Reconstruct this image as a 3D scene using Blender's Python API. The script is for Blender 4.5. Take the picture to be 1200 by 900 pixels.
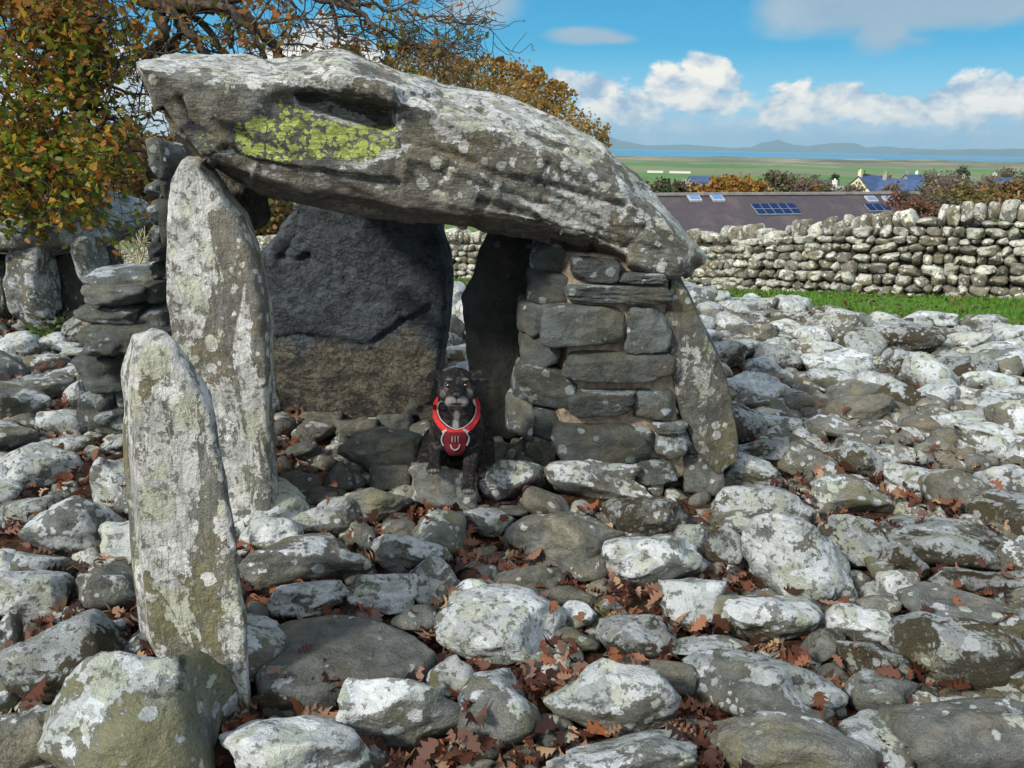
import bpy, bmesh, math, random
import numpy as np
from mathutils import Vector, Matrix
from mathutils.bvhtree import BVHTree

for _o in list(bpy.data.objects):
    bpy.data.objects.remove(_o)
SC = bpy.context.scene
COL = SC.collection
random.seed(7)
RNG = np.random.default_rng(11)
R = math.radians

# ------------------------------------------------------------------ camera
F = 924.0                      # focal length in pixels of a 1200 wide picture
CAMZ = 1.6
PITCH = R(16.86)
ROLL = R(1.0)
camd = bpy.data.cameras.new('camera')
cam = bpy.data.objects.new('camera', camd)
COL.objects.link(cam)
camd.sensor_width = 36.0
camd.lens = F / 1200.0 * 36.0
camd.clip_start = 0.05
camd.clip_end = 80000.0
CM = Matrix.Rotation(math.pi / 2 - PITCH, 4, 'X') @ Matrix.Rotation(ROLL, 4, 'Z')
cam.matrix_world = Matrix.Translation((0, 0, CAMZ)) @ CM
SC.camera = cam
CR = np.array(CM.to_3x3())

def ray(px, py):
    """world direction through a point of the photograph (camera axis component 1)"""
    return CR @ np.array([(px - 600.0) / F, -(py - 450.0) / F, -1.0])

def at(px, py, y):
    """the point seen at (px, py) that lies y metres in front of the camera"""
    d = ray(px, py)
    return np.array([0, 0, CAMZ]) + d * (y / d[1])

def to_px(P):
    """photograph pixel of world points (N,3)"""
    q = (np.asarray(P, float) - np.array([0, 0, CAMZ])) @ CR
    return 600.0 + F * q[:, 0] / -q[:, 2], 450.0 - F * q[:, 1] / -q[:, 2]

# ------------------------------------------------------------------ light
SUN_EL, SUN_AZ = R(36.0), R(228.0)      # azimuth clockwise from +Y: sun behind the camera's left shoulder
sdir = Vector((math.sin(SUN_AZ) * math.cos(SUN_EL), math.cos(SUN_AZ) * math.cos(SUN_EL), math.sin(SUN_EL)))
sl = bpy.data.lights.new('sun', 'SUN')
sl.energy = 2.3
sl.angle = R(7.0)
sl.color = (1.0, 0.93, 0.82)
so = bpy.data.objects.new('sun', sl)
so.rotation_euler = sdir.to_track_quat('Z', 'Y').to_euler()
so.location = (-20, -30, 30)
COL.objects.link(so)

SC.view_settings.view_transform = 'Standard'
SC.view_settings.look = 'None'
SC.view_settings.exposure = 1.05
SC.view_settings.gamma = 1.0
SC.view_settings.use_curve_mapping = False
SC.render.engine = 'CYCLES'
SC.cycles.max_bounces = 6
SC.cycles.diffuse_bounces = 3
SC.cycles.transparent_max_bounces = 6
SC.cycles.volume_bounces = 0
SC.cycles.use_denoising = True

# ------------------------------------------------------------------ node helper
class NT:
    def __init__(s, nt):
        s.nt = nt
    def n(s, typ, **kw):
        nd = s.nt.nodes.new(typ)
        ins = kw.pop('i', {})
        for k, v in kw.items():
            setattr(nd, k, v)
        for k, v in ins.items():
            s.put(nd.inputs[k], v)
        return nd
    def put(s, sock, v):
        if isinstance(v, bpy.types.NodeSocket):
            s.nt.links.new(v, sock)
        elif isinstance(v, bpy.types.Node):
            s.nt.links.new(v.outputs[0], sock)
        else:
            sock.default_value = v
    def m(s, op, a, b=0.0, c=0.0, clamp=False):
        nd = s.nt.nodes.new('ShaderNodeMath')
        nd.operation = op
        nd.use_clamp = clamp
        s.put(nd.inputs[0], a); s.put(nd.inputs[1], b); s.put(nd.inputs[2], c)
        return nd.outputs[0]
    def ss(s, v, a, b):
        """smooth step from a to b"""
        nd = s.nt.nodes.new('ShaderNodeMapRange')
        nd.interpolation_type = 'SMOOTHSTEP'
        s.put(nd.inputs[0], v); s.put(nd.inputs[1], a); s.put(nd.inputs[2], b)
        nd.inputs[3].default_value = 0.0; nd.inputs[4].default_value = 1.0
        return nd.outputs[0]
    def mix(s, f, a, b, mode='MIX'):
        nd = s.nt.nodes.new('ShaderNodeMix')
        nd.data_type = 'RGBA'; nd.blend_type = mode
        s.put(nd.inputs[0], f)
        for k, v in ((6, a), (7, b)):
            if isinstance(v, tuple) and len(v) == 3: v = (*v, 1.0)
            s.put(nd.inputs[k], v)
        return nd.outputs[2]
    def noise(s, vec, scale, detail=4.0, rough=0.55, dist=0.0, out=0):
        nd = s.nt.nodes.new('ShaderNodeTexNoise')
        s.put(nd.inputs['Vector'], vec); s.put(nd.inputs['Scale'], scale)
        nd.inputs['Detail'].default_value = detail
        nd.inputs['Roughness'].default_value = rough
        nd.inputs['Distortion'].default_value = dist
        return nd.outputs[out]
    def vor(s, vec, scale, feature='F1', rnd=1.0, out='Distance'):
        nd = s.nt.nodes.new('ShaderNodeTexVoronoi')
        nd.feature = feature
        s.put(nd.inputs['Vector'], vec); s.put(nd.inputs['Scale'], scale)
        nd.inputs['Randomness'].default_value = rnd
        return nd.outputs[out] if out else nd
    def ramp(s, fac, stops):
        nd = s.nt.nodes.new('ShaderNodeValToRGB')
        cr = nd.color_ramp
        while len(cr.elements) < len(stops): cr.elements.new(0.5)
        for e, (p, c) in zip(cr.elements, stops):
            e.position = p; e.color = (*c, 1.0) if len(c) == 3 else c
        s.put(nd.inputs[0], fac)
        return nd.outputs[0]
    def vm(s, op, a, b=(0, 0, 0), out=0, scale=None):
        nd = s.nt.nodes.new('ShaderNodeVectorMath')
        nd.operation = op
        s.put(nd.inputs[0], a); s.put(nd.inputs[1], b)
        if scale is not None: s.put(nd.inputs[3], scale)
        return nd.outputs[out]

def material(name):
    m = bpy.data.materials.new(name)
    m.use_nodes = True
    m.node_tree.nodes.clear()
    t = NT(m.node_tree)
    t.out = t.n('ShaderNodeOutputMaterial')
    return m, t

def finish(t, color, rough=0.85, bump=None, dist=0.01, strength=1.0, spec=0.3, metallic=0.0, translucent=None):
    p = t.n('ShaderNodeBsdfPrincipled')
    t.put(p.inputs['Base Color'], (*color, 1.0) if isinstance(color, tuple) and len(color) == 3 else color)
    t.put(p.inputs['Roughness'], rough)
    p.inputs['Specular IOR Level'].default_value = spec
    p.inputs['Metallic'].default_value = metallic
    if bump is not None:
        b = t.n('ShaderNodeBump')
        b.inputs['Strength'].default_value = strength
        b.inputs['Distance'].default_value = dist
        t.put(b.inputs['Height'], bump)
        t.put(p.inputs['Normal'], b.outputs[0])
    if translucent:
        tr = t.n('ShaderNodeBsdfTranslucent')
        t.put(tr.inputs[0], color)
        mx = t.n('ShaderNodeMixShader', i={0: translucent})
        t.put(mx.inputs[1], p.outputs[0]); t.put(mx.inputs[2], tr.outputs[0])
        t.put(t.out.inputs[0], mx.outputs[0])
    else:
        t.put(t.out.inputs[0], p.outputs[0])
    return p

# ------------------------------------------------------------------ world: clear sky with cumulus
W = bpy.data.worlds.new('World')
SC.world = W
W.use_nodes = True
W.node_tree.nodes.clear()
t = NT(W.node_tree)
wout = t.n('ShaderNodeOutputWorld')
bg = t.n('ShaderNodeBackground', i={1: 0.15})
t.put(wout.inputs[0], bg.outputs[0])
sky = t.n('ShaderNodeTexSky', sky_type='NISHITA', sun_disc=False, sun_elevation=SUN_EL, sun_rotation=SUN_AZ,
          altitude=30.0, air_density=1.0, dust_density=0.3, ozone_density=2.0)
tc = t.n('ShaderNodeTexCoord')
dirv = tc.outputs['Generated']
sep = t.n('ShaderNodeSeparateXYZ', i={0: dirv})
AZ = t.m('ARCTAN2', sep.outputs[0], sep.outputs[1])
EL = t.m('ARCSINE', sep.outputs[2])
comb = t.n('ShaderNodeCombineXYZ')
t.put(comb.inputs[0], AZ); t.put(comb.inputs[1], t.m('MULTIPLY', EL, 1.5))
V = comb.outputs[0]

def azel(px, py):
    d = ray(px, py); d = d / np.linalg.norm(d)
    return math.atan2(d[0], d[1]), math.asin(d[2])

def clouds(blobs, kind):
    """union of elliptic cloud bodies, given as (px, py, half width, half height, weight)"""
    cur = None
    for (bx, by, rx, ry, wgt) in blobs:
        a0, e0 = azel(bx, by)
        u = t.m('MULTIPLY', t.m('SUBTRACT', AZ, a0), F / rx)
        v = t.m('MULTIPLY', t.m('SUBTRACT', EL, e0), F / ry)
        q = t.m('SQRT', t.m('ADD', t.m('MULTIPLY', u, u), t.m('MULTIPLY', v, v)))
        b = t.m('MULTIPLY', t.m('SUBTRACT', 1.0, q), wgt)
        cur = b if cur is None else t.m('MAXIMUM', cur, b)
    return cur

puff = t.noise(V, 11.0, 9.0, 0.62, 0.25)
puff2 = t.noise(t.vm('ADD', V, (0.012, -0.022, 0)), 11.0, 9.0, 0.62, 0.25)
soft = t.noise(V, 4.0, 6.0, 0.6, 0.4)
cum = clouds([(835, 95, 42, 30, 1.0), (820, 118, 62, 24, 1), (780, 104, 34, 26, .9), (700, 100, 42, 26, .9), (660, 95, 28, 20, .8),
              (935, 128, 44, 28, .8), (985, 118, 60, 22, .9), (1050, 130, 60, 20, .7), (1150, 120, 60, 28, 1), (1205, 118, 40, 26, 1),
              (740, 122, 60, 26, .8), (1290, 110, 60, 34, 1), (390, 90, 90, 60, .8), (250, 130, 90, 60, .8), (80, 120, 140, 60, .8)], 0)
lay = clouds([(900, 152, 520, 20, 0.9), (740, 140, 120, 34, .8), (1100, 150, 240, 26, .9), (300, 150, 320, 40, .9), (1500, 150, 300, 40, .9)], 0)
grey = clouds([(1010, 0, 120, 40, 1.5), (1035, 34, 40, 28, 1.1), (1120, 4, 120, 32, 1.4), (688, 42, 54, 12, 1.0), (722, 46, 34, 8, .8),
               (560, 4, 60, 26, 1.0), (520, 20, 80, 18, .6), (420, 60, 60, 20, .6), (1060, 48, 60, 12, .5), (1230, -20, 120, 40, .8)], 0)
high = t.m('SUBTRACT', t.noise(t.n('ShaderNodeMapping', i={0: dirv, 3: (1, 1, 2.4)}), 3.2, 7.0, 0.58), 0.44)
overhead = t.m('MULTIPLY', high, t.ss(EL, 0.28, 0.5))
da = t.ss(t.m('ADD', cum, t.m('MULTIPLY', t.m('SUBTRACT', puff, 0.5), 2.6)), 0.05, 0.34)
dl = t.m('MULTIPLY', t.ss(t.m('ADD', lay, t.m('MULTIPLY', t.m('SUBTRACT', puff, 0.5), 1.6)), 0.0, 0.55), 0.85)
dg = t.m('MULTIPLY', t.ss(t.m('ADD', grey, t.m('MULTIPLY', t.m('SUBTRACT', soft, 0.5), 2.0)), 0.0, 0.6), 0.85)
do = t.ss(overhead, 0.0, 0.08)
rel = t.m('MULTIPLY', t.m('SUBTRACT', puff, puff2), 5.0)
lit = t.m('ADD', 0.62, rel, clamp=True)
c_cum = t.mix(lit, (1.1, 1.6, 2.2), (3.5, 3.3, 2.95))
c_lay = t.mix(t.m('ADD', 0.32, rel, clamp=True), (1.35, 2.0, 2.65), (2.6, 2.75, 2.8))
c_gry = t.mix(t.m('ADD', t.m('MULTIPLY', soft, 1.4), -0.25, clamp=True), (0.8, 1.25, 1.7), (2.0, 2.2, 2.3))
grad = t.ramp(t.m('MULTIPLY', EL, 1.0), [(0.0, (1.45, 2.3, 2.9)), (0.05, (0.70, 1.95, 2.7)), (0.11, (0.02, 1.22, 2.2)), (0.22, (0.0, 0.88, 1.85)), (0.5, (0.03, 0.5, 1.5))])
skyc = t.mix(0.95, sky.outputs[0], grad)
c = t.mix(dg, skyc, c_gry)
c = t.mix(dl, c, c_lay)
c = t.mix(da, c, c_cum)
back = t.m('MULTIPLY', t.ss(sep.outputs[1], 0.1, -0.2), t.ss(t.noise(dirv, 2.5, 6, 0.6), 0.36, 0.46))
do = t.m('MAXIMUM', do, t.m('MULTIPLY', back, t.ss(EL, -0.02, 0.1)))  # cloud overhead and behind the camera, out of view, added for white fill
c = t.mix(do, c, (3.35, 3.55, 3.75))
t.put(bg.inputs[0], c)
try:
    W.cycles.sampling_method = 'MANUAL'; W.cycles.sample_map_resolution = 512
except Exception:
    pass

# ------------------------------------------------------------------ tagging
def tag(o, label=None, cat=None, group=None, kind=None):
    if label: o['label'] = label
    if cat: o['category'] = cat
    if group: o['group'] = group
    if kind: o['kind'] = kind
    return o

def empty(name, loc, label, cat, group=None):
    o = bpy.data.objects.new(name, None)
    o.empty_display_size = 0.2
    o.location = loc
    COL.objects.link(o)
    tag(o, label, cat, group)
    return o

def world_of(o):
    """world position of an object under unrotated parents"""
    p = Vector(o.location)
    while o.parent is not None:
        o = o.parent; p += o.location
    return tuple(p)

def mesh_obj(name, V, Fc, mat, parent=None, origin=None, smooth=True, color=None):
    """link a mesh; V in world metres, origin = where the object's own origin goes"""
    V = np.asarray(V, dtype=np.float32)
    if origin is None:
        origin = (0, 0, 0) if parent is None else world_of(parent)
    V = V - np.array(origin, dtype=np.float32)
    me = bpy.data.meshes.new(name)
    if isinstance(Fc, np.ndarray):
        k = Fc.shape[1]
        me.vertices.add(len(V)); me.vertices.foreach_set('co', V.ravel())
        me.loops.add(Fc.size); me.loops.foreach_set('vertex_index', Fc.astype(np.int32).ravel())
        me.polygons.add(len(Fc))
        me.polygons.foreach_set('loop_start', np.arange(0, Fc.size, k, dtype=np.int32))
        me.polygons.foreach_set('loop_total', np.full(len(Fc), k, dtype=np.int32))
        me.update(calc_edges=True)
    else:
        me.from_pydata([tuple(v) for v in V.tolist()], [], [tuple(f) for f in Fc])
        me.update()
    if smooth:
        me.polygons.foreach_set('use_smooth', np.ones(len(me.polygons), dtype=bool))
    o = bpy.data.objects.new(name, me)
    if mat: me.materials.append(mat)
    COL.objects.link(o)
    if parent is not None:
        o.parent = parent
        o.location = Vector(origin) - Vector(world_of(parent))
    else:
        o.location = origin
    if color is not None: o.color = color
    return o

class MB:
    """collects shapes for one mesh"""
    def __init__(s): s.v = []; s.f = []; s.n = 0
    def add(s, V, Fc):
        V = np.asarray(V, float)
        s.v.append(V); s.f += [tuple(int(i) + s.n for i in f) for f in Fc]; s.n += len(V)
    def box(s, c, d, rz=0.0):
        x, y, z = d[0] / 2, d[1] / 2, d[2] / 2
        P = np.array([(-x, -y, -z), (x, -y, -z), (x, y, -z), (-x, y, -z), (-x, -y, z), (x, -y, z), (x, y, z), (-x, y, z)])
        P = P @ np.array([[math.cos(rz), math.sin(rz), 0], [-math.sin(rz), math.cos(rz), 0], [0, 0, 1]])
        s.add(P + np.array(c), [(0, 3, 2, 1), (4, 5, 6, 7), (0, 1, 5, 4), (1, 2, 6, 5), (2, 3, 7, 6), (3, 0, 4, 7)])
    def tube(s, pts, rad, seg=6, cap=True):
        pts = [np.asarray(p, float) for p in pts]
        if not hasattr(rad, '__len__'): rad = [rad] * len(pts)
        rows = []; up = np.array([0.13, 0.29, 0.95])
        for i, p in enumerate(pts):
            d = pts[min(i + 1, len(pts) - 1)] - pts[max(i - 1, 0)]
            d = d / (np.linalg.norm(d) + 1e-9)
            a = np.cross(d, up); a /= np.linalg.norm(a) + 1e-9
            b = np.cross(d, a)
            for k in range(seg):
                w = 2 * math.pi * k / seg
                rows.append(p + rad[i] * (math.cos(w) * a + math.sin(w) * b))
        fs = []
        for i in range(len(pts) - 1):
            for k in range(seg):
                k2 = (k + 1) % seg
                fs.append((i * seg + k, i * seg + k2, (i + 1) * seg + k2, (i + 1) * seg + k))
        if cap:
            fs.append(tuple(range(seg))[::-1]); fs.append(tuple((len(pts) - 1) * seg + k for k in range(seg)))
        s.add(rows, fs)
    def build(s, name, mat, parent=None, origin=None, smooth=True, color=None):
        return mesh_obj(name, np.vstack(s.v), s.f, mat, parent, origin, smooth, color)

# ------------------------------------------------------------------ vector noise
_perm = np.random.default_rng(5).random(1 << 16)
def vnoise(P):
    """smooth value noise in -1..1"""
    P = np.asarray(P, float)
    i = np.floor(P).astype(np.int64); f = P - i
    w = f * f * f * (f * (f * 6 - 15) + 10)
    r = 0.0
    for dx in (0, 1):
        wx = w[:, 0] if dx else 1 - w[:, 0]
        for dy in (0, 1):
            wy = w[:, 1] if dy else 1 - w[:, 1]
            for dz in (0, 1):
                wz = w[:, 2] if dz else 1 - w[:, 2]
                h = ((i[:, 0] + dx) * 73856093) ^ ((i[:, 1] + dy) * 19349663) ^ ((i[:, 2] + dz) * 83492791)
                r = r + wx * wy * wz * _perm[(h ^ (h >> 13)) & 0xFFFF]
    return r * 2 - 1

def fbm(P, octaves=4, gain=0.5, lac=2.03):
    a, s, r = 1.0, 0.0, 0.0
    P = np.asarray(P, float)
    for o in range(octaves):
        r = r + a * vnoise(P + 17.3 * o); s += a
        P = P * lac; a *= gain
    return r / s

_ico = {}
def ico(n):
    if n not in _ico:
        bm = bmesh.new(); bmesh.ops.create_icosphere(bm, subdivisions=n, radius=1.0)
        V = np.array([v.co[:] for v in bm.verts]); Fc = np.array([[v.index for v in f.verts] for f in bm.faces])
        V /= np.linalg.norm(V, axis=1)[:, None]
        bm.free(); _ico[n] = (V, Fc)
    return _ico[n]

def rock_shape(seed, lod=4, p=9.0, planes=13, rough=0.05, box=0.0):
    """unit rock within -1..1: a rounded many-faced block, worn and pitted"""
    rg = np.random.default_rng(seed)
    D, Fc = ico(lod)
    N = rg.normal(size=(planes, 3)); N /= np.linalg.norm(N, axis=1)[:, None]
    h = rg.uniform(0.62, 1.0, planes)
    if box:
        ax = np.vstack([np.eye(3), -np.eye(3)]) + rg.normal(size=(6, 3)) * 0.07
        ax /= np.linalg.norm(ax, axis=1)[:, None]
        N = np.vstack([ax, N]); h = np.concatenate([rg.uniform(0.62, 0.74, 6), h + box])
    Q = np.clip(D @ N.T, 1e-4, None) / h[None, :]
    Q = np.concatenate([Q, np.full((len(D), 1), 1 / 1.12)], axis=1)
    r = (Q ** p).sum(axis=1) ** (-1.0 / p)
    o = rg.uniform(-50, 50, 3)
    r = r * (1 + rough * 1.5 * fbm(D * 1.7 + o, 2) + rough * 0.9 * fbm(D * 5 + o, 3) + rough * 0.4 * fbm(D * 16 + o, 2))
    V = D * r[:, None]
    lo, hi = V.min(0), V.max(0)
    V = (V - (lo + hi) / 2) / ((hi - lo) / 2)
    if box < 0.12:
        # plump out pointed ends, then warp so that no two sides match
        V = np.sign(V) * np.abs(V) ** 0.93
        wv = np.stack([fbm(V * 0.9 + o + k * 9.1, 2) for k in range(3)], -1)
        V = V + 0.26 * wv
        wv = np.stack([fbm(V * 2.3 + o + k * 5.7, 2) for k in range(3)], -1)
        V = V + 0.07 * wv
        lo, hi = V.min(0), V.max(0)
        V = (V - (lo + hi) / 2) / ((hi - lo) / 2)
    return V, Fc
# ------------------------------------------------------------------ materials
def stone_material(name, use_obj=True, yellow=False, streak=0.0, island=False, tint=(1, 1, 1), lich=0.5, moss=0.4, green=0.4, scale=1.0, bright=0.5, dry=False):
    """weathered dolerite with crustose lichen. The object colour sets brightness, lichen, brown moss and green film."""
    m, t = material(name)
    tc = t.n('ShaderNodeTexCoord')
    oi = t.n('ShaderNodeObjectInfo')
    geo = t.n('ShaderNodeNewGeometry')
    rnd = geo.outputs['Random Per Island'] if island else oi.outputs['Random']
    P = t.vm('ADD', tc.outputs['Object'], t.vm('SCALE', (13.1, 7.7, 31.3), scale=rnd))
    P = t.vm('SCALE', P, scale=t.m('ADD', 0.75, t.m('MULTIPLY', t.m('FRACT', t.m('MULTIPLY', rnd, 71.3)), 0.9)) if name == 'field_stone' else scale)
    if use_obj:
        sc_ = t.n('ShaderNodeSeparateColor', i={0: oi.outputs['Color']})
        B, L, Mo, G = sc_.outputs[0], sc_.outputs[1], sc_.outputs[2], oi.outputs['Alpha']
    else:
        B, L, Mo, G = bright, lich, moss, green
    if island:
        L = t.m('ADD', L, t.m('MULTIPLY', t.m('SUBTRACT', t.m('FRACT', t.m('MULTIPLY', rnd, 37.7)), 0.5), 0.6))
        Mo = t.m('ADD', Mo, t.m('MULTIPLY', t.m('SUBTRACT', t.m('FRACT', t.m('MULTIPLY', rnd, 91.7)), 0.5), 0.5))
        B = t.m('ADD', B, t.m('MULTIPLY', t.m('SUBTRACT', t.m('FRACT', t.m('MULTIPLY', rnd, 53.1)), 0.5), 0.5))
    nz = t.n('ShaderNodeSeparateXYZ', i={0: geo.outputs['Normal']}).outputs[2]
    n1 = t.noise(P, 3.2, 8, 0.62)
    n2 = t.noise(P, 11.0, 6, 0.65, 0.3)
    n3 = t.noise(P, 55.0, 5, 0.7)
    n4 = t.noise(P, 230.0, 3, 0.7)
    base = t.ramp(n2, [(0.30, (0.080, 0.078, 0.063)), (0.47, (0.165, 0.160, 0.128)), (0.60, (0.25, 0.24, 0.20)), (0.78, (0.36, 0.345, 0.30))])
    warm = t.mix(t.ss(n1, 0.42, 0.62), (0.92, 0.98, 1.06), (1.12, 1.0, 0.80))
    base = t.mix(1.0, base, warm, 'MULTIPLY')
    base = t.mix(t.m('MULTIPLY', t.ss(n4, 0.44, 0.66), 0.5), t.mix(0.35, base, (0.03, 0.03, 0.028)), t.mix(0.5, base, (0.40, 0.39, 0.35)))
    # veins / scratches
    # green algal film
    gz = t.m('MULTIPLY', t.ss(t.m('ADD', n1, t.m('MULTIPLY', n3, 0.5)), t.m('SUBTRACT', 0.98, t.m('MULTIPLY', G, 0.42)), t.m('SUBTRACT', 1.12, t.m('MULTIPLY', G, 0.42))), 0.58)
    base = t.mix(gz, base, t.mix(n3, (0.085, 0.085, 0.038), (0.24, 0.235, 0.105)))
    # brown-black moss patches
    nm = t.noise(t.vm('ADD', P, (4.4, 9.1, 2.2)), 5.0, 9, 0.68, 0.4)
    th = t.m('SUBTRACT', 0.80, t.m('MULTIPLY', Mo, 0.40))
    mm = t.ss(t.m('ADD', nm, t.m('MULTIPLY', t.m('SUBTRACT', n3, 0.5), 0.3)), th, t.m('ADD', th, 0.06))
    mossc = t.mix(t.ss(n4, 0.35, 0.7), (0.025, 0.019, 0.010), (0.12, 0.085, 0.032))
    base = t.mix(t.m('MULTIPLY', mm, 0.78), base, mossc)
    # crust lichen in broad sheets, more of it on faces turned to the sky
    nl = t.noise(t.vm('ADD', P, (8.8, 1.1, 5.5)), 4.2, 9, 0.60, 0.5)
    if streak:
        Ps = t.n('ShaderNodeMapping', i={0: P, 3: (1.0, 1.0, 0.32)}).outputs[0]
        nl = t.noise(t.vm('ADD', Ps, (8.8, 1.1, 5.5)), 7.0, 9, 0.62, 0.6)
    lb = t.m('ADD', t.m('MULTIPLY', nz, 0.10), t.m('MULTIPLY', L, 0.335))
    v = t.m('ADD', t.m('ADD', nl, lb), t.m('MULTIPLY', t.m('SUBTRACT', n3, 0.5), 0.16))
    sheet = t.ss(v, 0.715, 0.742)
    # rounded thalli that overlap each other
    Pd = t.vm('ADD', P, t.vm('SCALE', t.vm('SUBTRACT', t.noise(P, 40.0, 3, 0.6, 0, 1), (0.5, 0.5, 0.5)), scale=0.030))
    vA = t.vor(Pd, 19.0, out=None)
    cA = t.n('ShaderNodeSeparateColor', i={0: vA.outputs['Color']})
    rad = t.m('ADD', 0.07, t.m('MULTIPLY', cA.outputs[0], 0.42))
    pick = t.m('GREATER_THAN', t.m('ADD', t.m('MULTIPLY', L, 0.8), t.m('MULTIPLY', nl, 0.9)), t.m('ADD', 0.40, t.m('MULTIPLY', cA.outputs[1], 0.72)))
    spot = t.m('MULTIPLY', t.m('SUBTRACT', 1.0, t.ss(t.m('SUBTRACT', vA.outputs['Distance'], rad), -0.03, 0.03)), pick)
    vB = t.vor(Pd, 47.0, out=None)
    cB = t.n('ShaderNodeSeparateColor', i={0: vB.outputs['Color']})
    pickB = t.m('GREATER_THAN', t.m('ADD', t.m('MULTIPLY', L, 0.5), t.m('MULTIPLY', nl, 0.8)), t.m('ADD', 0.44, t.m('MULTIPLY', cB.outputs[1], 0.6)))
    spotB = t.m('MULTIPLY', t.m('SUBTRACT', 1.0, t.ss(t.m('SUBTRACT', vB.outputs['Distance'], t.m('ADD', 0.1, t.m('MULTIPLY', cB.outputs[0], 0.3))), -0.05, 0.05)), pickB)
    gaps = t.m('SUBTRACT', 1.0, t.m('MULTIPLY', t.ss(t.noise(P, 26.0, 7, 0.7), 0.54, 0.60), 0.6))
    lm = t.m('MAXIMUM', t.m('MULTIPLY', sheet, gaps), t.m('MAXIMUM', spot, t.m('MULTIPLY', spotB, 0.8)))
    cell = t.vor(Pd, 12.0, out='Color')
    cs = t.n('ShaderNodeSeparateColor', i={0: cell})
    lc = t.ramp(t.m('ADD', t.m('MULTIPLY', cs.outputs[0], 0.5), t.m('MULTIPLY', n3, 0.6)), [(0.25, (0.31, 0.325, 0.31)), (0.5, (0.46, 0.47, 0.45)), (0.8, (0.62, 0.63, 0.615))])
    lc = t.mix(t.m('MULTIPLY', t.m('GREATER_THAN', cs.outputs[1], 0.72), 0.55), lc, (0.40, 0.42, 0.28))
    lc = t.mix(t.m('MULTIPLY', t.ss(n4, 0.5, 0.75), 0.35), lc, (0.25, 0.25, 0.22))
    edge = t.m('MULTIPLY', t.m('MULTIPLY', lm, t.m('SUBTRACT', 1.0, lm)), 2.2)
    base = t.mix(t.m('MULTIPLY', lm, 0.92), base, lc)
    base = t.mix(t.m('MINIMUM', edge, 0.6), base, (0.10, 0.10, 0.085))
    hY = 0.0
    if yellow:
        at_ = t.n('ShaderNodeAttribute', attribute_name='map_lichen')
        vy = t.vor(Pd, 30.0, out=None)
        vy2 = t.vor(t.vm('ADD', Pd, (0.31, 0.17, 0.7)), 52.0, out=None)
        cy = t.n('ShaderNodeSeparateColor', i={0: vy.outputs['Color']})
        body = t.m('MAXIMUM', t.m('LESS_THAN', vy.outputs['Distance'], t.m('ADD', 0.40, t.m('MULTIPLY', cy.outputs[0], 0.26))),
                   t.m('LESS_THAN', vy2.outputs['Distance'], 0.42))
        fld = t.ss(t.m('ADD', at_.outputs['Fac'], t.m('ADD', t.m('MULTIPLY', t.m('SUBTRACT', nl, 0.5), 2.2), t.m('MULTIPLY', t.m('SUBTRACT', n3, 0.5), 0.7))), 0.46, 0.54)
        ym = t.m('MULTIPLY', body, fld)
        yc = t.mix(n3, (0.26, 0.34, 0.06), (0.56, 0.64, 0.20))
        yc = t.mix(t.m('MULTIPLY', t.m('GREATER_THAN', cy.outputs[2], 0.82), 0.6), yc, (0.10, 0.085, 0.02))
        # dark bare rock round the map lichen
        base = t.mix(t.m('MULTIPLY', t.ss(at_.outputs['Fac'], 0.15, 0.5), 0.8), base, t.mix(n3, (0.05, 0.052, 0.056), (0.15, 0.155, 0.165)))
        base = t.mix(ym, base, yc)
        hY = t.m('MULTIPLY', ym, 0.3)
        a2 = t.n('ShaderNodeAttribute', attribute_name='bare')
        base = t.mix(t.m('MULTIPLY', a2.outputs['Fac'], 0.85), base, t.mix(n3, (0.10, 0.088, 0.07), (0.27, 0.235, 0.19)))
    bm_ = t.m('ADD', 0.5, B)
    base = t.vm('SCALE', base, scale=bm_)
    base = t.mix(1.0, base, tint, 'MULTIPLY')
    # fine cleavage lines and pits
    Pc = t.n('ShaderNodeMapping', i={0: P, 2: (0.35, 0.25, 0.2), 3: (5.0, 5.0, 26.0) if not streak else (20.0, 9.0, 3.5)}).outputs[0]
    cl = t.noise(Pc, 1.6, 7, 0.62, 0.5)
    crack = t.ss(t.m('ABSOLUTE', t.m('SUBTRACT', cl, 0.5)), 0.0, 0.035)
    h = t.m('ADD', t.m('MULTIPLY', n2, 1.2), t.m('MULTIPLY', n3, 0.55))
    h = t.m('ADD', h, t.m('MULTIPLY', n4, 0.16))
    crk = t.m('MULTIPLY', crack, 0.14 if yellow else (0.10 if streak else 0.05))
    h = t.m('ADD', h, crk)
    h = t.m('ADD', h, t.m('MULTIPLY', lm, 0.10))
    h = t.m('ADD', h, t.m('MULTIPLY', mm, t.m('MULTIPLY', n4, 0.5)))
    if yellow: h = t.m('ADD', h, hY)
    base = t.mix(t.m('MULTIPLY', t.m('SUBTRACT', 1.0, crack), 0.28 if yellow else (0.15 if streak else 0.05)), base, (0.05, 0.045, 0.04))
    finish(t, base, 0.86, bump=h, dist=0.022, strength=1.0, spec=0.28)
    return m

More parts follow.
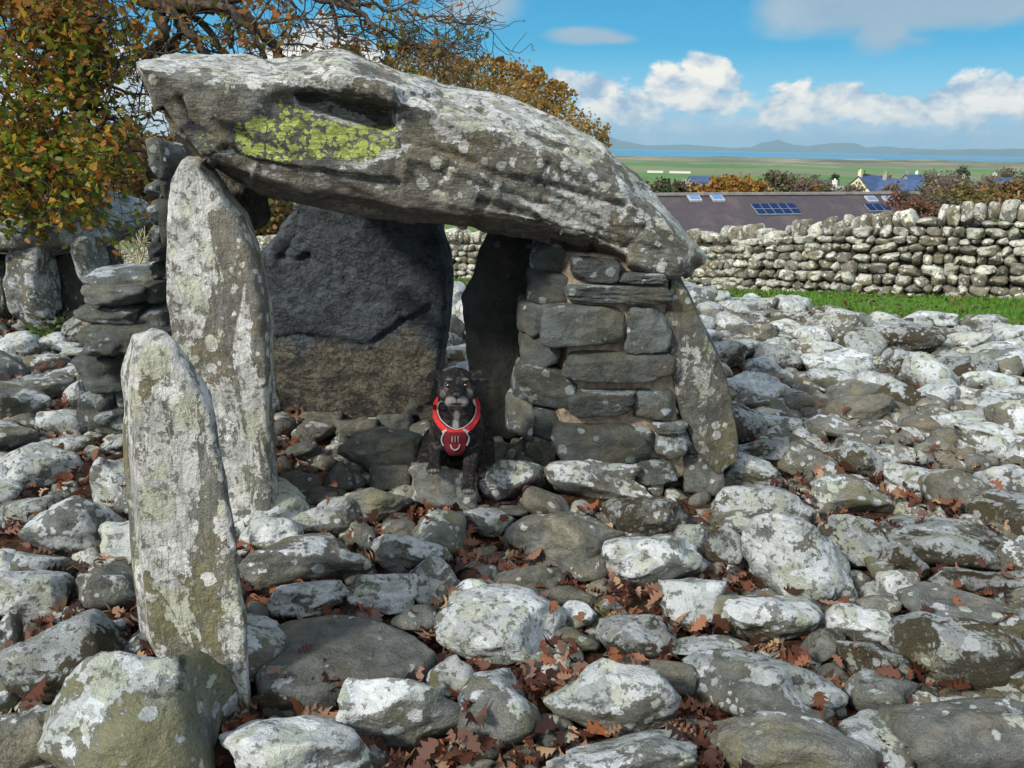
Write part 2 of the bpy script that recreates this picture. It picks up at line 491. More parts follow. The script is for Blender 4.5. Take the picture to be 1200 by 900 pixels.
M = {}
M['stone'] = stone_material('field_stone', tint=(0.94, 0.99, 1.05))
M['cap'] = stone_material('capstone_rock', use_obj=True, yellow=True)
M['slab'] = stone_material('upright_slab_rock', streak=1.0)
M['wall'] = stone_material('drystone', use_obj=False, island=True, lich=0.54, moss=0.30, green=0.18, bright=0.60, tint=(1.0, 0.98, 0.93))
M['pier'] = stone_material('pier_stone', use_obj=False, island=True, lich=0.22, moss=0.10, green=0.25, bright=0.14, tint=(0.86, 0.96, 1.06))
M['dark_slab'] = stone_material('unlit_slab_rock', use_obj=False, streak=1.0, lich=0.0, moss=0.1, green=0.1, bright=-0.22, tint=(0.85, 0.95, 1.05))  # darker copy of the slab rock, chamber shade put into its colour
M['rubble'] = stone_material('rubble_stone', use_obj=False, island=True, lich=0.34, moss=0.42, green=0.4, bright=0.40)
M['far_boulder'] = stone_material('mossed_stone', use_obj=True)

def simple(name, c1, c2, scale=8.0, rough=0.85, bump=0.0, detail=5, spec=0.3, transl=None, island=0.0, dist=0.01):
    m, t = material(name)
    tc = t.n('ShaderNodeTexCoord')
    n = t.noise(tc.outputs['Object'], scale, detail, 0.6)
    c = t.mix(t.ss(n, 0.3, 0.7), c1, c2)
    if island:
        g = t.n('ShaderNodeNewGeometry')
        r = g.outputs['Random Per Island']
        hs = t.n('ShaderNodeHueSaturation')
        t.put(hs.inputs['Color'], c)
        t.put(hs.inputs['Value'], t.m('ADD', 1 - island, t.m('MULTIPLY', r, 2 * island)))
        c = hs.outputs[0]
    finish(t, c, rough, bump=(n if bump else None), dist=dist, strength=bump, spec=spec, translucent=transl)
    return m

def leaf_material(name, stops, transl=0.35, rough=0.6):
    m, t = material(name)
    g = t.n('ShaderNodeNewGeometry')
    tc = t.n('ShaderNodeTexCoord')
    n = t.noise(tc.outputs['Object'], 60.0, 3, 0.6)
    c = t.ramp(g.outputs['Random Per Island'], stops)
    c = t.mix(1.0, c, t.mix(n, (0.65, 0.65, 0.65), (1.3, 1.25, 1.2)), 'MULTIPLY')
    finish(t, c, rough, spec=0.35, translucent=transl)
    return m

M['litter'] = leaf_material('fallen_leaf', [(0.0, (0.030, 0.015, 0.012)), (0.25, (0.085, 0.032, 0.020)), (0.48, (0.16, 0.058, 0.028)),
                                             (0.62, (0.24, 0.088, 0.036)), (0.74, (0.13, 0.075, 0.062)), (0.88, (0.27, 0.155, 0.10)), (1.0, (0.36, 0.25, 0.15))], 0.12, 0.55)
M['oak_green'] = leaf_material('oak_leaf', [(0.0, (0.06, 0.11, 0.016)), (0.25, (0.14, 0.22, 0.025)), (0.52, (0.27, 0.28, 0.035)),
                                             (0.72, (0.46, 0.28, 0.035)), (0.88, (0.42, 0.17, 0.035)), (1.0, (0.18, 0.08, 0.025))], 0.5, 0.55)
M['oak_brown'] = leaf_material('oak_leaf_turned', [(0.0, (0.08, 0.095, 0.02)), (0.2, (0.20, 0.16, 0.03)), (0.5, (0.36, 0.19, 0.04)),
                                             (0.75, (0.34, 0.14, 0.035)), (1.0, (0.12, 0.05, 0.02))], 0.5, 0.55)
M['autumn'] = leaf_material('autumn_leaf', [(0.0, (0.20, 0.085, 0.02)), (0.4, (0.36, 0.17, 0.035)), (0.7, (0.42, 0.25, 0.05)), (0.9, (0.24, 0.22, 0.05)), (1.0, (0.14, 0.15, 0.04))], 0.4)
M['autumn_brown'] = leaf_material('golden_leaf', [(0.0, (0.14, 0.075, 0.025)), (0.3, (0.30, 0.16, 0.04)), (0.6, (0.44, 0.27, 0.06)), (0.8, (0.36, 0.30, 0.07)), (1.0, (0.16, 0.08, 0.03))], 0.45)
M['hedge'] = leaf_material('hedge_leaf', [(0.0, (0.05, 0.07, 0.02)), (0.35, (0.13, 0.12, 0.035)), (0.6, (0.25, 0.14, 0.06)), (0.8, (0.30, 0.12, 0.055)), (1.0, (0.34, 0.24, 0.05))], 0.35)
M['dull'] = leaf_material('dull_leaf', [(0.0, (0.06, 0.055, 0.03)), (0.5, (0.125, 0.11, 0.055)), (1.0, (0.17, 0.145, 0.09))], 0.2)
M['purple'] = leaf_material('bare_twig', [(0.0, (0.10, 0.075, 0.06)), (0.5, (0.155, 0.115, 0.09)), (1.0, (0.20, 0.16, 0.12))], 0.1)
M['dark_green'] = leaf_material('evergreen_leaf', [(0.0, (0.018, 0.035, 0.015)), (1.0, (0.06, 0.09, 0.035))], 0.2)
M['shade_leaf'] = leaf_material('shade_sycamore_leaf', [(0.0, (0.05, 0.075, 0.02)), (1.0, (0.12, 0.15, 0.04))], 0.2)
M['bark'] = simple('bark', (0.035, 0.028, 0.022), (0.11, 0.085, 0.062), 22.0, 0.9, 0.9, 6, dist=0.02)
M['grass'] = leaf_material('grass_blade', [(0.0, (0.045, 0.13, 0.012)), (0.6, (0.085, 0.21, 0.02)), (1.0, (0.16, 0.26, 0.05))], 0.35)
M['mortar'] = simple('lime_mortar', (0.15, 0.12, 0.088), (0.32, 0.26, 0.195), 30.0, 0.95, 0.8, 8, dist=0.015)

def slab_back_material():
    """back slab, chamber shade put into its dark colour, tan flaking lower half"""
    m, t = material('back_slab_rock')
    tc = t.n('ShaderNodeTexCoord')
    P = tc.outputs['Object']
    z = t.n('ShaderNodeSeparateXYZ', i={0: P}).outputs[2]
    n1 = t.noise(P, 3.0, 8, 0.6); n3 = t.noise(P, 40.0, 6, 0.7)
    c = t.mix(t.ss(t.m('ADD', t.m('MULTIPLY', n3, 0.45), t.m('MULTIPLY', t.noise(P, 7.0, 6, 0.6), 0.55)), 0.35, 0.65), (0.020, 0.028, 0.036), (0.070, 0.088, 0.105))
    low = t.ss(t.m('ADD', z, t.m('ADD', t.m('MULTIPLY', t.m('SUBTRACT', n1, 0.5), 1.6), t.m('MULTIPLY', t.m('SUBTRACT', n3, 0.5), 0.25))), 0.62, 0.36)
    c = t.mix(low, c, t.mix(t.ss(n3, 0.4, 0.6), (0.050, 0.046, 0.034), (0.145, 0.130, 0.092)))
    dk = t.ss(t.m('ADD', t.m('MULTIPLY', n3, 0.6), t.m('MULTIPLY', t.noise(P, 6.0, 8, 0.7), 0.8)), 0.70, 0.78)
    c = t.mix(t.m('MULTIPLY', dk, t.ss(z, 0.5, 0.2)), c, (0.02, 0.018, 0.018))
    cl = t.noise(t.n('ShaderNodeMapping', i={0: P, 2: (0.2, 0.9, 0.5), 3: (4, 4, 9)}).outputs[0], 1.0, 7, 0.6, 0.2)
    crack = t.ss(t.m('ABSOLUTE', t.m('SUBTRACT', cl, 0.5)), 0.0, 0.02)
    c = t.mix(t.m('MULTIPLY', t.m('SUBTRACT', 1.0, crack), 0.5), c, (0.01, 0.01, 0.012))
    h = t.m('ADD', t.m('MULTIPLY', t.noise(P, 5.5, 8, 0.66, 0.15), 2.2), t.m('ADD', t.m('MULTIPLY', n3, 0.22), t.m('MULTIPLY', crack, 0.3)))
    finish(t, c, 0.7, bump=h, dist=0.04, strength=1.0, spec=0.5)
    return m
M['back'] = slab_back_material()
# ------------------------------------------------------------------ the lie of the land
def lerp_tab(v, tab):
    xs = [a for a, b in tab]; ys = [b for a, b in tab]
    return np.interp(v, xs, ys)
PROFILE = [(-60, 0.6), (-10, 0.1), (0, 0.0), (6, 0.0), (8, -0.04), (9.5, -0.10), (11, -0.33), (12, -0.48), (14, -0.76), (18, -1.28), (26, -2.6), (40, -5.0), (60, -7.0), (120, -10.5), (230, -15.5),
           (330, -22), (600, -31), (1000, -33), (1450, -33), (1700, -30.5), (2000, -27), (2300, -22), (2440, -21.5), (2560, -27), (2700, -39), (4000, -45)]
def ground_z(x, y):
    x = np.asarray(x, float); y = np.asarray(y, float)
    z = lerp_tab(y, PROFILE)
    near = np.clip(1 - (y - 7) / 3, 0, 1)
    P = np.stack([x, y, x * 0], -1).reshape(-1, 3)
    n = fbm(P * 0.8, 3).reshape(np.shape(z))
    z = z + near * 0.05 * n
    mid = np.clip((y - 20) / 60, 0, 1) * np.clip((2200 - y) / 300, 0, 1)
    z = z + mid * 0.012 * np.minimum(y, 300) * fbm(P * 0.012 + 3, 3).reshape(np.shape(z))
    dn = np.clip((y - 1450) / 300, 0, 1) * np.clip((2600 - y) / 100, 0, 1)
    z = z + dn * 5.0 * fbm(P * np.array([0.005, 0.012, 1]) + 9, 4).reshape(np.shape(z))
    return z
def gz(x, y): return float(ground_z(np.array([x]), np.array([y]))[0])

def hit_ground(px, py, lift=0.0):
    d = ray(px, py); o = np.array([0, 0, CAMZ]); s = 1.0
    for _ in range(60):
        p = o + d * s
        g = gz(p[0], p[1]) + lift
        s += (p[2] - g) / max(-d[2], 0.03) * 0.7
        s = min(max(s, 0.3), 400)
    return o + d * s

def build_ground():
    ys = np.concatenate([np.linspace(-40, 0, 30), np.arange(0.12, 14, 0.12), np.arange(14, 40, 0.6), np.geomspace(40, 1400, 80), np.arange(1420, 2720, 12.0), [2800, 3200, 4000]])
    us = np.linspace(-1, 1, 181); us = np.sign(us) * np.abs(us) ** 1.5
    X, Y = [], []
    for y in ys:
        hw = 14 + 1.6 * max(y, 0) + (30 if y < 0 else 0) * min(1, -min(y, 0) / 10)
        X.append(us * hw); Y.append(us * 0 + y)
    X, Y = np.array(X), np.array(Y)
    Z = ground_z(X, Y)
    nx = len(us); idx = np.arange(X.size).reshape(X.shape)
    Fc = np.stack([idx[:-1, :-1].ravel(), idx[:-1, 1:].ravel(), idx[1:, 1:].ravel(), idx[1:, :-1].ravel()], -1)
    m, t = material('ground_cover')
    g = t.n('ShaderNodeNewGeometry')
    P = g.outputs['Position']
    s = t.n('ShaderNodeSeparateXYZ', i={0: P})
    x, y, z = s.outputs
    n = t.noise(P, 2.2, 6, 0.6); nf = t.noise(P, 30, 6, 0.7)
    soil = t.mix(t.ss(nf, 0.35, 0.65), (0.028, 0.018, 0.012), (0.10, 0.048, 0.028))
    grass = t.mix(t.ss(nf, 0.3, 0.7), (0.05, 0.135, 0.014), (0.11, 0.235, 0.03))
    grass = t.mix(t.ss(n, 0.52, 0.66), grass, (0.13, 0.14, 0.035))
    line = t.m('MINIMUM', t.m('SUBTRACT', 9.5, y), t.m('SUBTRACT', t.m('SUBTRACT', 11.15, t.m('MULTIPLY', x, 0.88)), y))
    cair = t.ss(t.m('ADD', line, t.m('MULTIPLY', t.m('SUBTRACT', n, 0.5), 0.8)), -0.1, 0.1)
    c = t.mix(cair, grass, soil)
    # pastures down to the coastal plain
    Pm = t.n('ShaderNodeMapping', i={0: P, 3: (0.0022, 0.006, 0.0)}).outputs[0]
    fields = t.ramp(t.noise(Pm, 1.0, 5, 0.6), [(0.30, (0.17, 0.16, 0.09)), (0.40, (0.09, 0.15, 0.045)), (0.50, (0.075, 0.18, 0.035)), (0.60, (0.12, 0.20, 0.05)), (0.72, (0.19, 0.18, 0.10))])
    cell = t.vor(t.n('ShaderNodeMapping', i={0: P, 3: (0.004, 0.004, 0.0)}).outputs[0], 1.0, out='Color')
    fields = t.mix(t.m('MULTIPLY', t.ss(t.n('ShaderNodeSeparateColor', i={0: cell}).outputs[0], 0.5, 0.52), 0.55), fields, (0.11, 0.21, 0.05))
    fields = t.mix(t.m('MULTIPLY', t.ss(t.n('ShaderNodeSeparateColor', i={0: cell}).outputs[1], 0.6, 0.62), 0.6), fields, (0.21, 0.185, 0.11))
    fields = t.mix(t.ss(t.noise(t.n('ShaderNodeMapping', i={0: P, 3: (0.006, 0.012, 0.0)}).outputs[0], 1.0, 6, 0.65), 0.58, 0.66), fields, (0.055, 0.06, 0.035))
    far = t.ss(y, 60.0, 200.0)
    c = t.mix(t.ss(y, 24.0, 60.0), c, t.mix(n, (0.10, 0.11, 0.045), (0.13, 0.19, 0.05)))
    c = t.mix(far, c, fields)
    nd = t.noise(t.n('ShaderNodeMapping', i={0: P, 3: (0.005, 0.009, 0.03)}).outputs[0], 1.0, 7, 0.65)
    dune = t.ramp(nd, [(0.34, (0.08, 0.085, 0.05)), (0.46, (0.14, 0.145, 0.075)), (0.54, (0.20, 0.185, 0.10)), (0.68, (0.36, 0.30, 0.19))])
    c = t.mix(t.ss(t.m('ADD', y, t.m('MULTIPLY', t.m('SUBTRACT', nd, 0.5), 700.0)), 1650.0, 1850.0), c, dune)
    h = t.m('ADD', nf, t.m('MULTIPLY', t.noise(P, 110, 4, 0.7), 0.4))
    finish(t, c, 0.95, bump=h, dist=0.03, strength=0.8, spec=0.15)
    o = mesh_obj('ground', np.stack([X.ravel(), Y.ravel(), Z.ravel()], -1), Fc, m)
    tag(o, kind='structure')

def build_sea():
    m, t = material('sea_water')
    g = t.n('ShaderNodeNewGeometry')
    P = t.n('ShaderNodeMapping', i={0: g.outputs['Position'], 3: (0.0003, 0.0016, 0.0)}).outputs[0]
    n = t.noise(P, 1.0, 6, 0.6)
    c = t.mix(t.ss(n, 0.40, 0.60), (0.008, 0.13, 0.27), (0.02, 0.26, 0.42))
    w = t.noise(g.outputs['Position'], 0.05, 6, 0.6)
    finish(t, c, 0.35, bump=w, dist=3.0, strength=0.5, spec=0.5)
    v = [(-16000, 2400, -35), (16000, 2400, -35), (24000, 19500, -35), (-24000, 19500, -35)]
    o = mesh_obj('sea', v, [(0, 1, 2, 3)], m, smooth=False)
    tag(o, kind='structure')

def build_hills():
    """the long peninsula on the far side of the bay"""
    m = simple('hill_turf', (0.05, 0.075, 0.05), (0.11, 0.11, 0.07), 0.004, 0.95)
    def ridge(name, y, knots, depth):
        pxs = np.arange(knots[0][0], knots[-1][0] + 0.1, 2.0)
        hs = np.interp(pxs, [k[0] for k in knots], [k[1] for k in knots])
        hs = hs + 0.7 * vnoise(np.stack([pxs * 0.11, pxs * 0, pxs * 0 + y * .01], -1)) * (hs > 1.0)
        rows = []
        prof = [(0.0, 0.0), (0.12, .30), (0.3, .72), (0.5, 1.0), (0.7, .7), (1.0, 0.0)]
        for f, k in prof:
            yy = y + (f - 0.5) * depth
            P = []
            for a, h in zip(pxs, hs):
                b = at(a, 170 + (a - 600) * 0.01746, y)
                P.append((b[0] * yy / y, yy, -36 + (max(h, 0.0) * y / F / math.cos(PITCH) + 36 * (h > 0.4)) * k))
            rows.append(P)
        V = np.array(rows); V[..., 2] += 14 * fbm(V.reshape(-1, 3) * 0.0016, 4).reshape(V.shape[:2]) * (V[..., 2] > -10)
        n0, n1 = V.shape[:2]; idx = np.arange(n0 * n1).reshape(n0, n1)
        Fc = np.stack([idx[:-1, :-1].ravel(), idx[:-1, 1:].ravel(), idx[1:, 1:].ravel(), idx[1:, :-1].ravel()], -1)
        tag(mesh_obj(name, V.reshape(-1, 3), Fc, m), kind='structure')
    ridge('hills', 15500.0, [(-200, 2), (560, 3), (680, 6), (712, 11), (728, 6), (760, 2.5), (800, 3.5), (840, 1.5), (878, 2.0), (896, 8), (912, 10.5), (930, 5), (948, 5), (975, 7.5), (1000, 8.5), (1014, 4), (1035, 6), (1056, 4), (1080, 3), (1150, 4), (1300, 7), (1500, 6)], 2500)
    ridge('hills.001', 12000.0, [(1040, 0.0), (1075, 1.0), (1110, 3.0), (1150, 3.5), (1200, 6), (1260, 7), (1400, 8), (1600, 6)], 1800)

def build_haze():
    m, t = material('sea_haze')
    pv = t.n('ShaderNodeVolumePrincipled')
    pv.inputs['Color'].default_value = (0.54, 0.84, 1.0, 1)
    pv.inputs['Density'].default_value = HAZE
    pv.inputs['Anisotropy'].default_value = 0.2
    t.put(t.out.inputs['Volume'], pv.outputs[0])
    b = MB(); b.box((0, 9400, 132), (60000, 19800, 356))
    o = b.build('haze', m, smooth=False)
    tag(o, kind='stuff')
HAZE = 0.00008
build_ground(); build_sea(); build_hills(); build_haze()
# ------------------------------------------------------------------ carved solids
def loft(rings):
    """closed solid through rings of equal length, each (N,3)"""
    bm = bmesh.new()
    vs = [[bm.verts.new(Vector(p)) for p in r] for r in rings]
    n = len(rings[0])
    for a, b in zip(vs[:-1], vs[1:]):
        for i in range(n):
            j = (i + 1) % n
            bm.faces.new((a[i], a[j], b[j], b[i]))
    f0 = bm.faces.new(vs[0][::-1]); f1 = bm.faces.new(vs[-1])
    bmesh.ops.triangulate(bm, faces=[f0, f1], ngon_method='EAR_CLIP')
    bmesh.ops.recalc_face_normals(bm, faces=bm.faces[:])
    return bm

def remesh(bm, voxel=0.014, it=4):
    me = bpy.data.meshes.new('tmp'); bm.to_mesh(me); bm.free()
    o = bpy.data.objects.new('tmp', me); COL.objects.link(o)
    md = o.modifiers.new('r', 'REMESH'); md.mode = 'VOXEL'; md.voxel_size = voxel; md.adaptivity = 0.0
    if it:
        ms = o.modifiers.new('s', 'SMOOTH'); ms.factor = 0.5; ms.iterations = it
    dg = bpy.context.evaluated_depsgraph_get()
    ev = o.evaluated_get(dg); m2 = ev.to_mesh()
    V = np.empty(len(m2.vertices) * 3); m2.vertices.foreach_get('co', V); V = V.reshape(-1, 3).copy()
    N = np.empty(len(m2.vertices) * 3); m2.vertices.foreach_get('normal', N); N = N.reshape(-1, 3).copy()
    Fq = [tuple(p.vertices) for p in m2.polygons]
    ev.to_mesh_clear(); bpy.data.objects.remove(o); bpy.data.meshes.remove(me)
    if all(len(f) == 4 for f in Fq): Fq = np.array(Fq, dtype=np.int32)
    return V, N, Fq

def inside(px, py, poly):
    r = np.zeros(len(px), bool); n = len(poly); j = n - 1
    for i in range(n):
        xi, yi = poly[i]; xj, yj = poly[j]
        c = ((yi > py) != (yj > py)) & (px < (xj - xi) * (py - yi) / (yj - yi + 1e-9) + xi)
        r ^= c; j = i
    return r

def dist_poly(px, py, poly):
    """signed distance in pixels, positive inside"""
    best = np.full(len(px), 1e9)
    n = len(poly)
    for i in range(n):
        ax, ay = poly[i]; bx, by = poly[(i + 1) % n]
        vx, vy = bx - ax, by - ay
        tt = np.clip(((px - ax) * vx + (py - ay) * vy) / (vx * vx + vy * vy + 1e-9), 0, 1)
        best = np.minimum(best, np.hypot(px - ax - tt * vx, py - ay - tt * vy))
    return np.where(inside(px, py, poly), best, -best)

def sstep(x, a, b):
    u = np.clip((x - a) / (b - a), 0, 1); return u * u * (3 - 2 * u)

def add_attr(o, name, vals):
    a = o.data.attributes.new(name, 'FLOAT', 'POINT'); a.data.foreach_set('value', np.asarray(vals, np.float32))

def worn(V, N, amp=0.02, freq=2.5, strata=None, samp=0.012, seed=0):
    o = seed * 7.13
    d = amp * fbm(V * freq + o, 4) + amp * 0.35 * fbm(V * freq * 5 + o, 3)
    if strata is not None:
        ax = np.array(strata, float); ax /= np.linalg.norm(ax)
        s = V @ ax
        w = s * 9.0 + 1.6 * fbm(V * 1.6 + o + 5, 3)
        fr = w - np.floor(w)
        lay = _perm[(np.floor(w).astype(int) * 7919 + seed) & 0xFFFF]
        lay2 = _perm[((np.floor(w) + 1).astype(int) * 7919 + seed) & 0xFFFF]
        d = d + samp * ((lay + (lay2 - lay) * sstep(fr, 0.82, 1.0)) * 2 - 1)
        q = fbm(np.stack([s * 30, V @ np.cross(ax, [0.2, .9, .1]) * 2, V[:, 1] * 2], -1) + o, 3)
        d = d + samp * 0.5 * q
    return V + N * d[:, None]

def slab_solid(outline, y, thick=(0.0, 0.25, 0.0), yb=None, inset=0.93, voxel=0.013, it=4, amp=0.018, freq=2.5, strata=None, samp=0.010, seed=1, bulge=0.04, tilt=None, cracks=()):
    """standing slab: outline of its face in the photo, the face lying y metres off (yb: distance at its foot)"""
    ol = np.array(outline, float)
    ymin, ymax = ol[:, 1].min(), ol[:, 1].max()
    P = []
    for a, b in ol:
        k = (b - ymin) / (ymax - ymin)
        yy = y + ((yb if yb is not None else y) - y) * k
        if tilt: yy += tilt * (a - ol[:, 0].mean()) / 100.0
        P.append(at(a, b, yy))
    P = np.array(P); c = P.mean(0); th = np.array(thick, float)
    front = c + (P - c) * inset + np.array([0, -bulge, 0])
    mid = P + th * 0.15
    mid2 = P + th * 0.85
    back = c + (P - c) * inset + th
    V, N, Fq = remesh(loft([front, mid, mid2, back]), voxel, it)
    if cracks:
        px, py = to_px(V); d = np.zeros(len(V))
        for pts, dep, w in cracks:
            for (ax, ay), (bx, by) in zip(pts[:-1], pts[1:]):
                L = math.hypot(bx - ax, by - ay); u = ((px - ax) * (bx - ax) + (py - ay) * (by - ay)) / (L * L)
                s = ((px - ax) * -(by - ay) + (py - ay) * (bx - ax)) / L + 1.2 * vnoise(np.stack([px * .12, py * .12, px * 0], -1))
                on = (u > 0) & (u < 1) & (N[:, 1] < 0)
                d -= on * (dep * np.exp(-(s / w) ** 2) + dep * 0.8 * sstep(s, 0, 2.5) * np.exp(-np.clip(s, 0, None) / 14.0))
        V = V + N * d[:, None]
    return worn(V, N, amp, freq, strata, samp, seed), Fq

def base_of(V):
    lo = V.min(0); hi = V.max(0)
    k = V[:, 2] < lo[2] + 0.12 * (hi[2] - lo[2])
    c = V[k].mean(0)
    return (float(c[0]), float(c[1]), float(lo[2]))

def put_solid(name, VF, mat, label, cat, color=(0.5, 0.5, 0.4, 0.4), group=None):
    V, Fq = VF
    o = mesh_obj(name, V, Fq, mat, origin=base_of(V), color=color)
    tag(o, label, cat, group)
    return o

# ------------------------------------------------------------------ the tomb
rim = [(158, 71, .0), (215, 64, .25), (300, 66, .3), (400, 61, .3), (440, 76, .3), (520, 101, .3), (600, 119, .3), (660, 141, .3), (710, 170, .25), (745, 203, .22), (780, 245, .18),
       (825, 302, .10), (812, 326, .10), (770, 327, .1), (700, 303, .08), (640, 286, .08), (560, 276, .08), (470, 266, .08), (400, 254, .08), (300, 232, .08), (240, 200, .08), (204, 166, .06), (178, 126, .04), (167, 92, .02)]
face = [(186, 86), (235, 96), (310, 100), (400, 92), (450, 112), (520, 135), (600, 160), (655, 186), (698, 212), (733, 240), (765, 268),
        (798, 302), (792, 314), (755, 311), (700, 285), (640, 258), (560, 240), (470, 226), (400, 210), (310, 192), (252, 182), (216, 154), (192, 126), (184, 104)]
def cap_y(px): return 2.98 + (px - 160) / 660.0 * 0.52
def build_capstone():
    R1 = np.array([at(a, b, cap_y(a) + 0.07 + d) for a, b, d in rim])
    R0 = np.array([at(a, b, cap_y(a) - 0.07) for a, b in face])
    Rm = (R0 * 0.62 + R1 * 0.38) + np.array([0, -0.06, 0])
    c = R1.mean(0)
    R2 = R1 + np.array([0.05, 0.8, 0.02]); R2 = R2.mean(0) + (R2 - R2.mean(0)) * np.array([0.95, 1, 0.93])
    R3 = R1 + np.array([0.05, 1.45, 0.0]); R3 = R3.mean(0) + (R3 - R3.mean(0)) * np.array([0.82, 0.7, 0.62])
    V, N, Fq = remesh(loft([R0, Rm, R1, R2, R3]), 0.0115, 7)
    px, py = to_px(V)
    fr = (V[:, 1] < cap_y(px) + 0.22)                      # the side turned to the camera
    d = np.zeros(len(V))
    # quarried hollow under the overhanging ledge, with map lichen in it
    hol = [(314, 112), (345, 110), (400, 116), (440, 122), (462, 132), (466, 178), (430, 192), (360, 190), (300, 186), (268, 176), (262, 150), (300, 140)]
    dh = dist_poly(px, py, hol)
    up = [(340, 106), (365, 106), (400, 110), (440, 116), (463, 125), (465, 150), (450, 154), (400, 140), (350, 124)]
    du = dist_poly(px, py, up)
    d -= fr * (0.018 * sstep(dh, -10, 12) + 0.15 * sstep(du, -1, 6))
    d += fr * 0.03 * sstep(dist_poly(px, py, [(330, 92), (400, 92), (466, 112), (462, 127), (400, 112), (316, 108)]), -6, 4)
    # long raking cracks and ledges following the cleavage
    def crack(pts, depth, w, step=0.0):
        nonlocal d
        for (ax, ay), (bx, by) in zip(pts[:-1], pts[1:]):
            vx, vy = bx - ax, by - ay; L = math.hypot(vx, vy)
            u = ((px - ax) * vx + (py - ay) * vy) / (L * L)
            s = ((px - ax) * -vy + (py - ay) * vx) / L + 1.6 * vnoise(np.stack([px * .09, py * .09, px * 0], -1))
            on = (u > 0) & (u < 1) & fr
            d -= on * 1.5 * depth * np.exp(-(s / w) ** 2)
            if step: d -= on * step * sstep(s, 0, 3) * np.exp(-np.clip(s, 0, None) / 26.0)
    crack([(186, 128), (236, 190), (264, 172), (300, 192), (380, 202), (470, 214)], 0.022, 2.6, 0.020)
    crack([(250, 200), (330, 226), (420, 240), (560, 262), (700, 292)], 0.012, 2.2, 0.02)
    crack([(466, 165), (530, 178), (590, 206), (640, 214), (735, 240)], 0.014, 2.4, 0.018)
    crack([(480, 190), (560, 214), (640, 240), (700, 268), (780, 296)], 0.012, 2.2, 0.018)
    crack([(460, 112), (520, 112), (600, 150), (690, 190)], 0.012, 2.2, 0.012)
    crack([(560, 232), (600, 244), (660, 268), (740, 290)], 0.02, 3.0, 0.03)
    crack([(210, 110), (222, 140), (246, 160)], 0.018, 2.5, 0.012)
    crack([(640, 190), (700, 222), (760, 262), (800, 300)], 0.010, 2.0, 0.012)
    V = V + N * d[:, None]
    V = worn(V, N, 0.022, 2.2, strata=(0.42, 0.25, 1.0), samp=0.011, seed=3)
    ml = 0.9 * sstep(dist_poly(px, py, [(270, 148), (300, 134), (322, 136), (330, 112), (345, 128), (400, 148), (462, 142), (466, 168), (420, 184), (340, 190), (280, 182)]), -12, 8)
    ml = ml * (1 - 0.95 * sstep(dist_poly(px, py, [(345, 104), (463, 126), (465, 145), (420, 150), (370, 134), (350, 118)]), -3, 4))
    ml = np.maximum(ml, 0.55 * sstep(dist_poly(px, py, [(205, 136), (240, 150), (246, 175), (225, 168)]), -10, 4))
    ml = np.maximum(ml, 0.6 * sstep(dist_poly(px, py, [(418, 82), (440, 84), (440, 92), (424, 92)]), -6, 3))
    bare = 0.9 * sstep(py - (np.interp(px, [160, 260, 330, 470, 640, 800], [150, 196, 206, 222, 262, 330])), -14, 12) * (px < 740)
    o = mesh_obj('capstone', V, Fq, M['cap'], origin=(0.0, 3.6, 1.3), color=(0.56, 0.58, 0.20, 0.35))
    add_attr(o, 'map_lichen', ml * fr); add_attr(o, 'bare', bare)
    tag(o, 'huge sloping lichen crusted slab roofing the burial chamber', 'capstone')

build_capstone()

put_solid('upright_stone', slab_solid([(213, 184), (232, 186), (250, 206), (263, 228), (284, 254), (299, 298), (308, 340), (314, 380), (317, 430), (314, 480), (319, 540), (323, 590), (320, 622), (298, 630),
          (262, 612), (240, 570), (222, 500), (207, 420), (200, 350), (197, 290), (199, 230), (205, 200)], 3.08, (-0.05, 0.24, 0.0), 3.0, strata=(0.9, 0.3, 0.12), samp=0.012, seed=5, amp=0.016, inset=0.96, it=3),
          M['slab'], 'tall white streaked portal slab holding up the left end of the capstone', 'standing stone', (0.62, 0.74, 0.30, 0.4))
put_solid('upright_stone', slab_solid([(154, 432), (164, 404), (186, 399), (204, 401), (224, 426), (238, 452), (251, 470), (258, 505), (266, 545), (275, 600), (284, 650), (292, 710), (296, 770), (298, 845), (284, 872),
          (262, 872), (230, 842), (196, 800), (178, 770), (166, 690), (161, 620), (156, 540), (151, 450)], 2.02, (-0.10, 0.15, 0.0), 1.86, voxel=0.0085, it=3, strata=(1.0, 0.3, 0.05), samp=0.006, seed=8, amp=0.012, bulge=0.02),
          M['slab'], 'short pointed pillar stone standing free in front, spotted with round white lichens', 'standing stone', (0.52, 0.64, 0.35, 0.72))
put_solid('upright_stone', slab_solid([(304, 300), (330, 262), (352, 235), (400, 225), (500, 230), (519, 290), (525, 322), (521, 392), (508, 470), (470, 498), (330, 500), (316, 430), (308, 350)], 4.35, (0.0, 0.3, 0.0), 4.45, voxel=0.017,
          strata=(0.2, 1.0, 0.2), samp=0.016, seed=11, amp=0.03, inset=0.96, cracks=[([(432, 405), (462, 382), (505, 358)], .035, 2.0), ([(471, 362), (472, 378)], .02, 1.8), ([(324, 300), (345, 305), (360, 296), (380, 312)], .03, 2), ([(404, 322), (412, 338), (424, 356)], .022, 1.8),
          ([(440, 262), (452, 300), (476, 330)], .02, 1.8), ([(320, 396), (350, 392), (400, 398), (430, 404)], .02, 2.5), ([(352, 246), (345, 280), (330, 300)], .03, 2.2)]), M['back'], 'broad dark back slab closing the chamber, tan flaking lower half', 'standing stone')
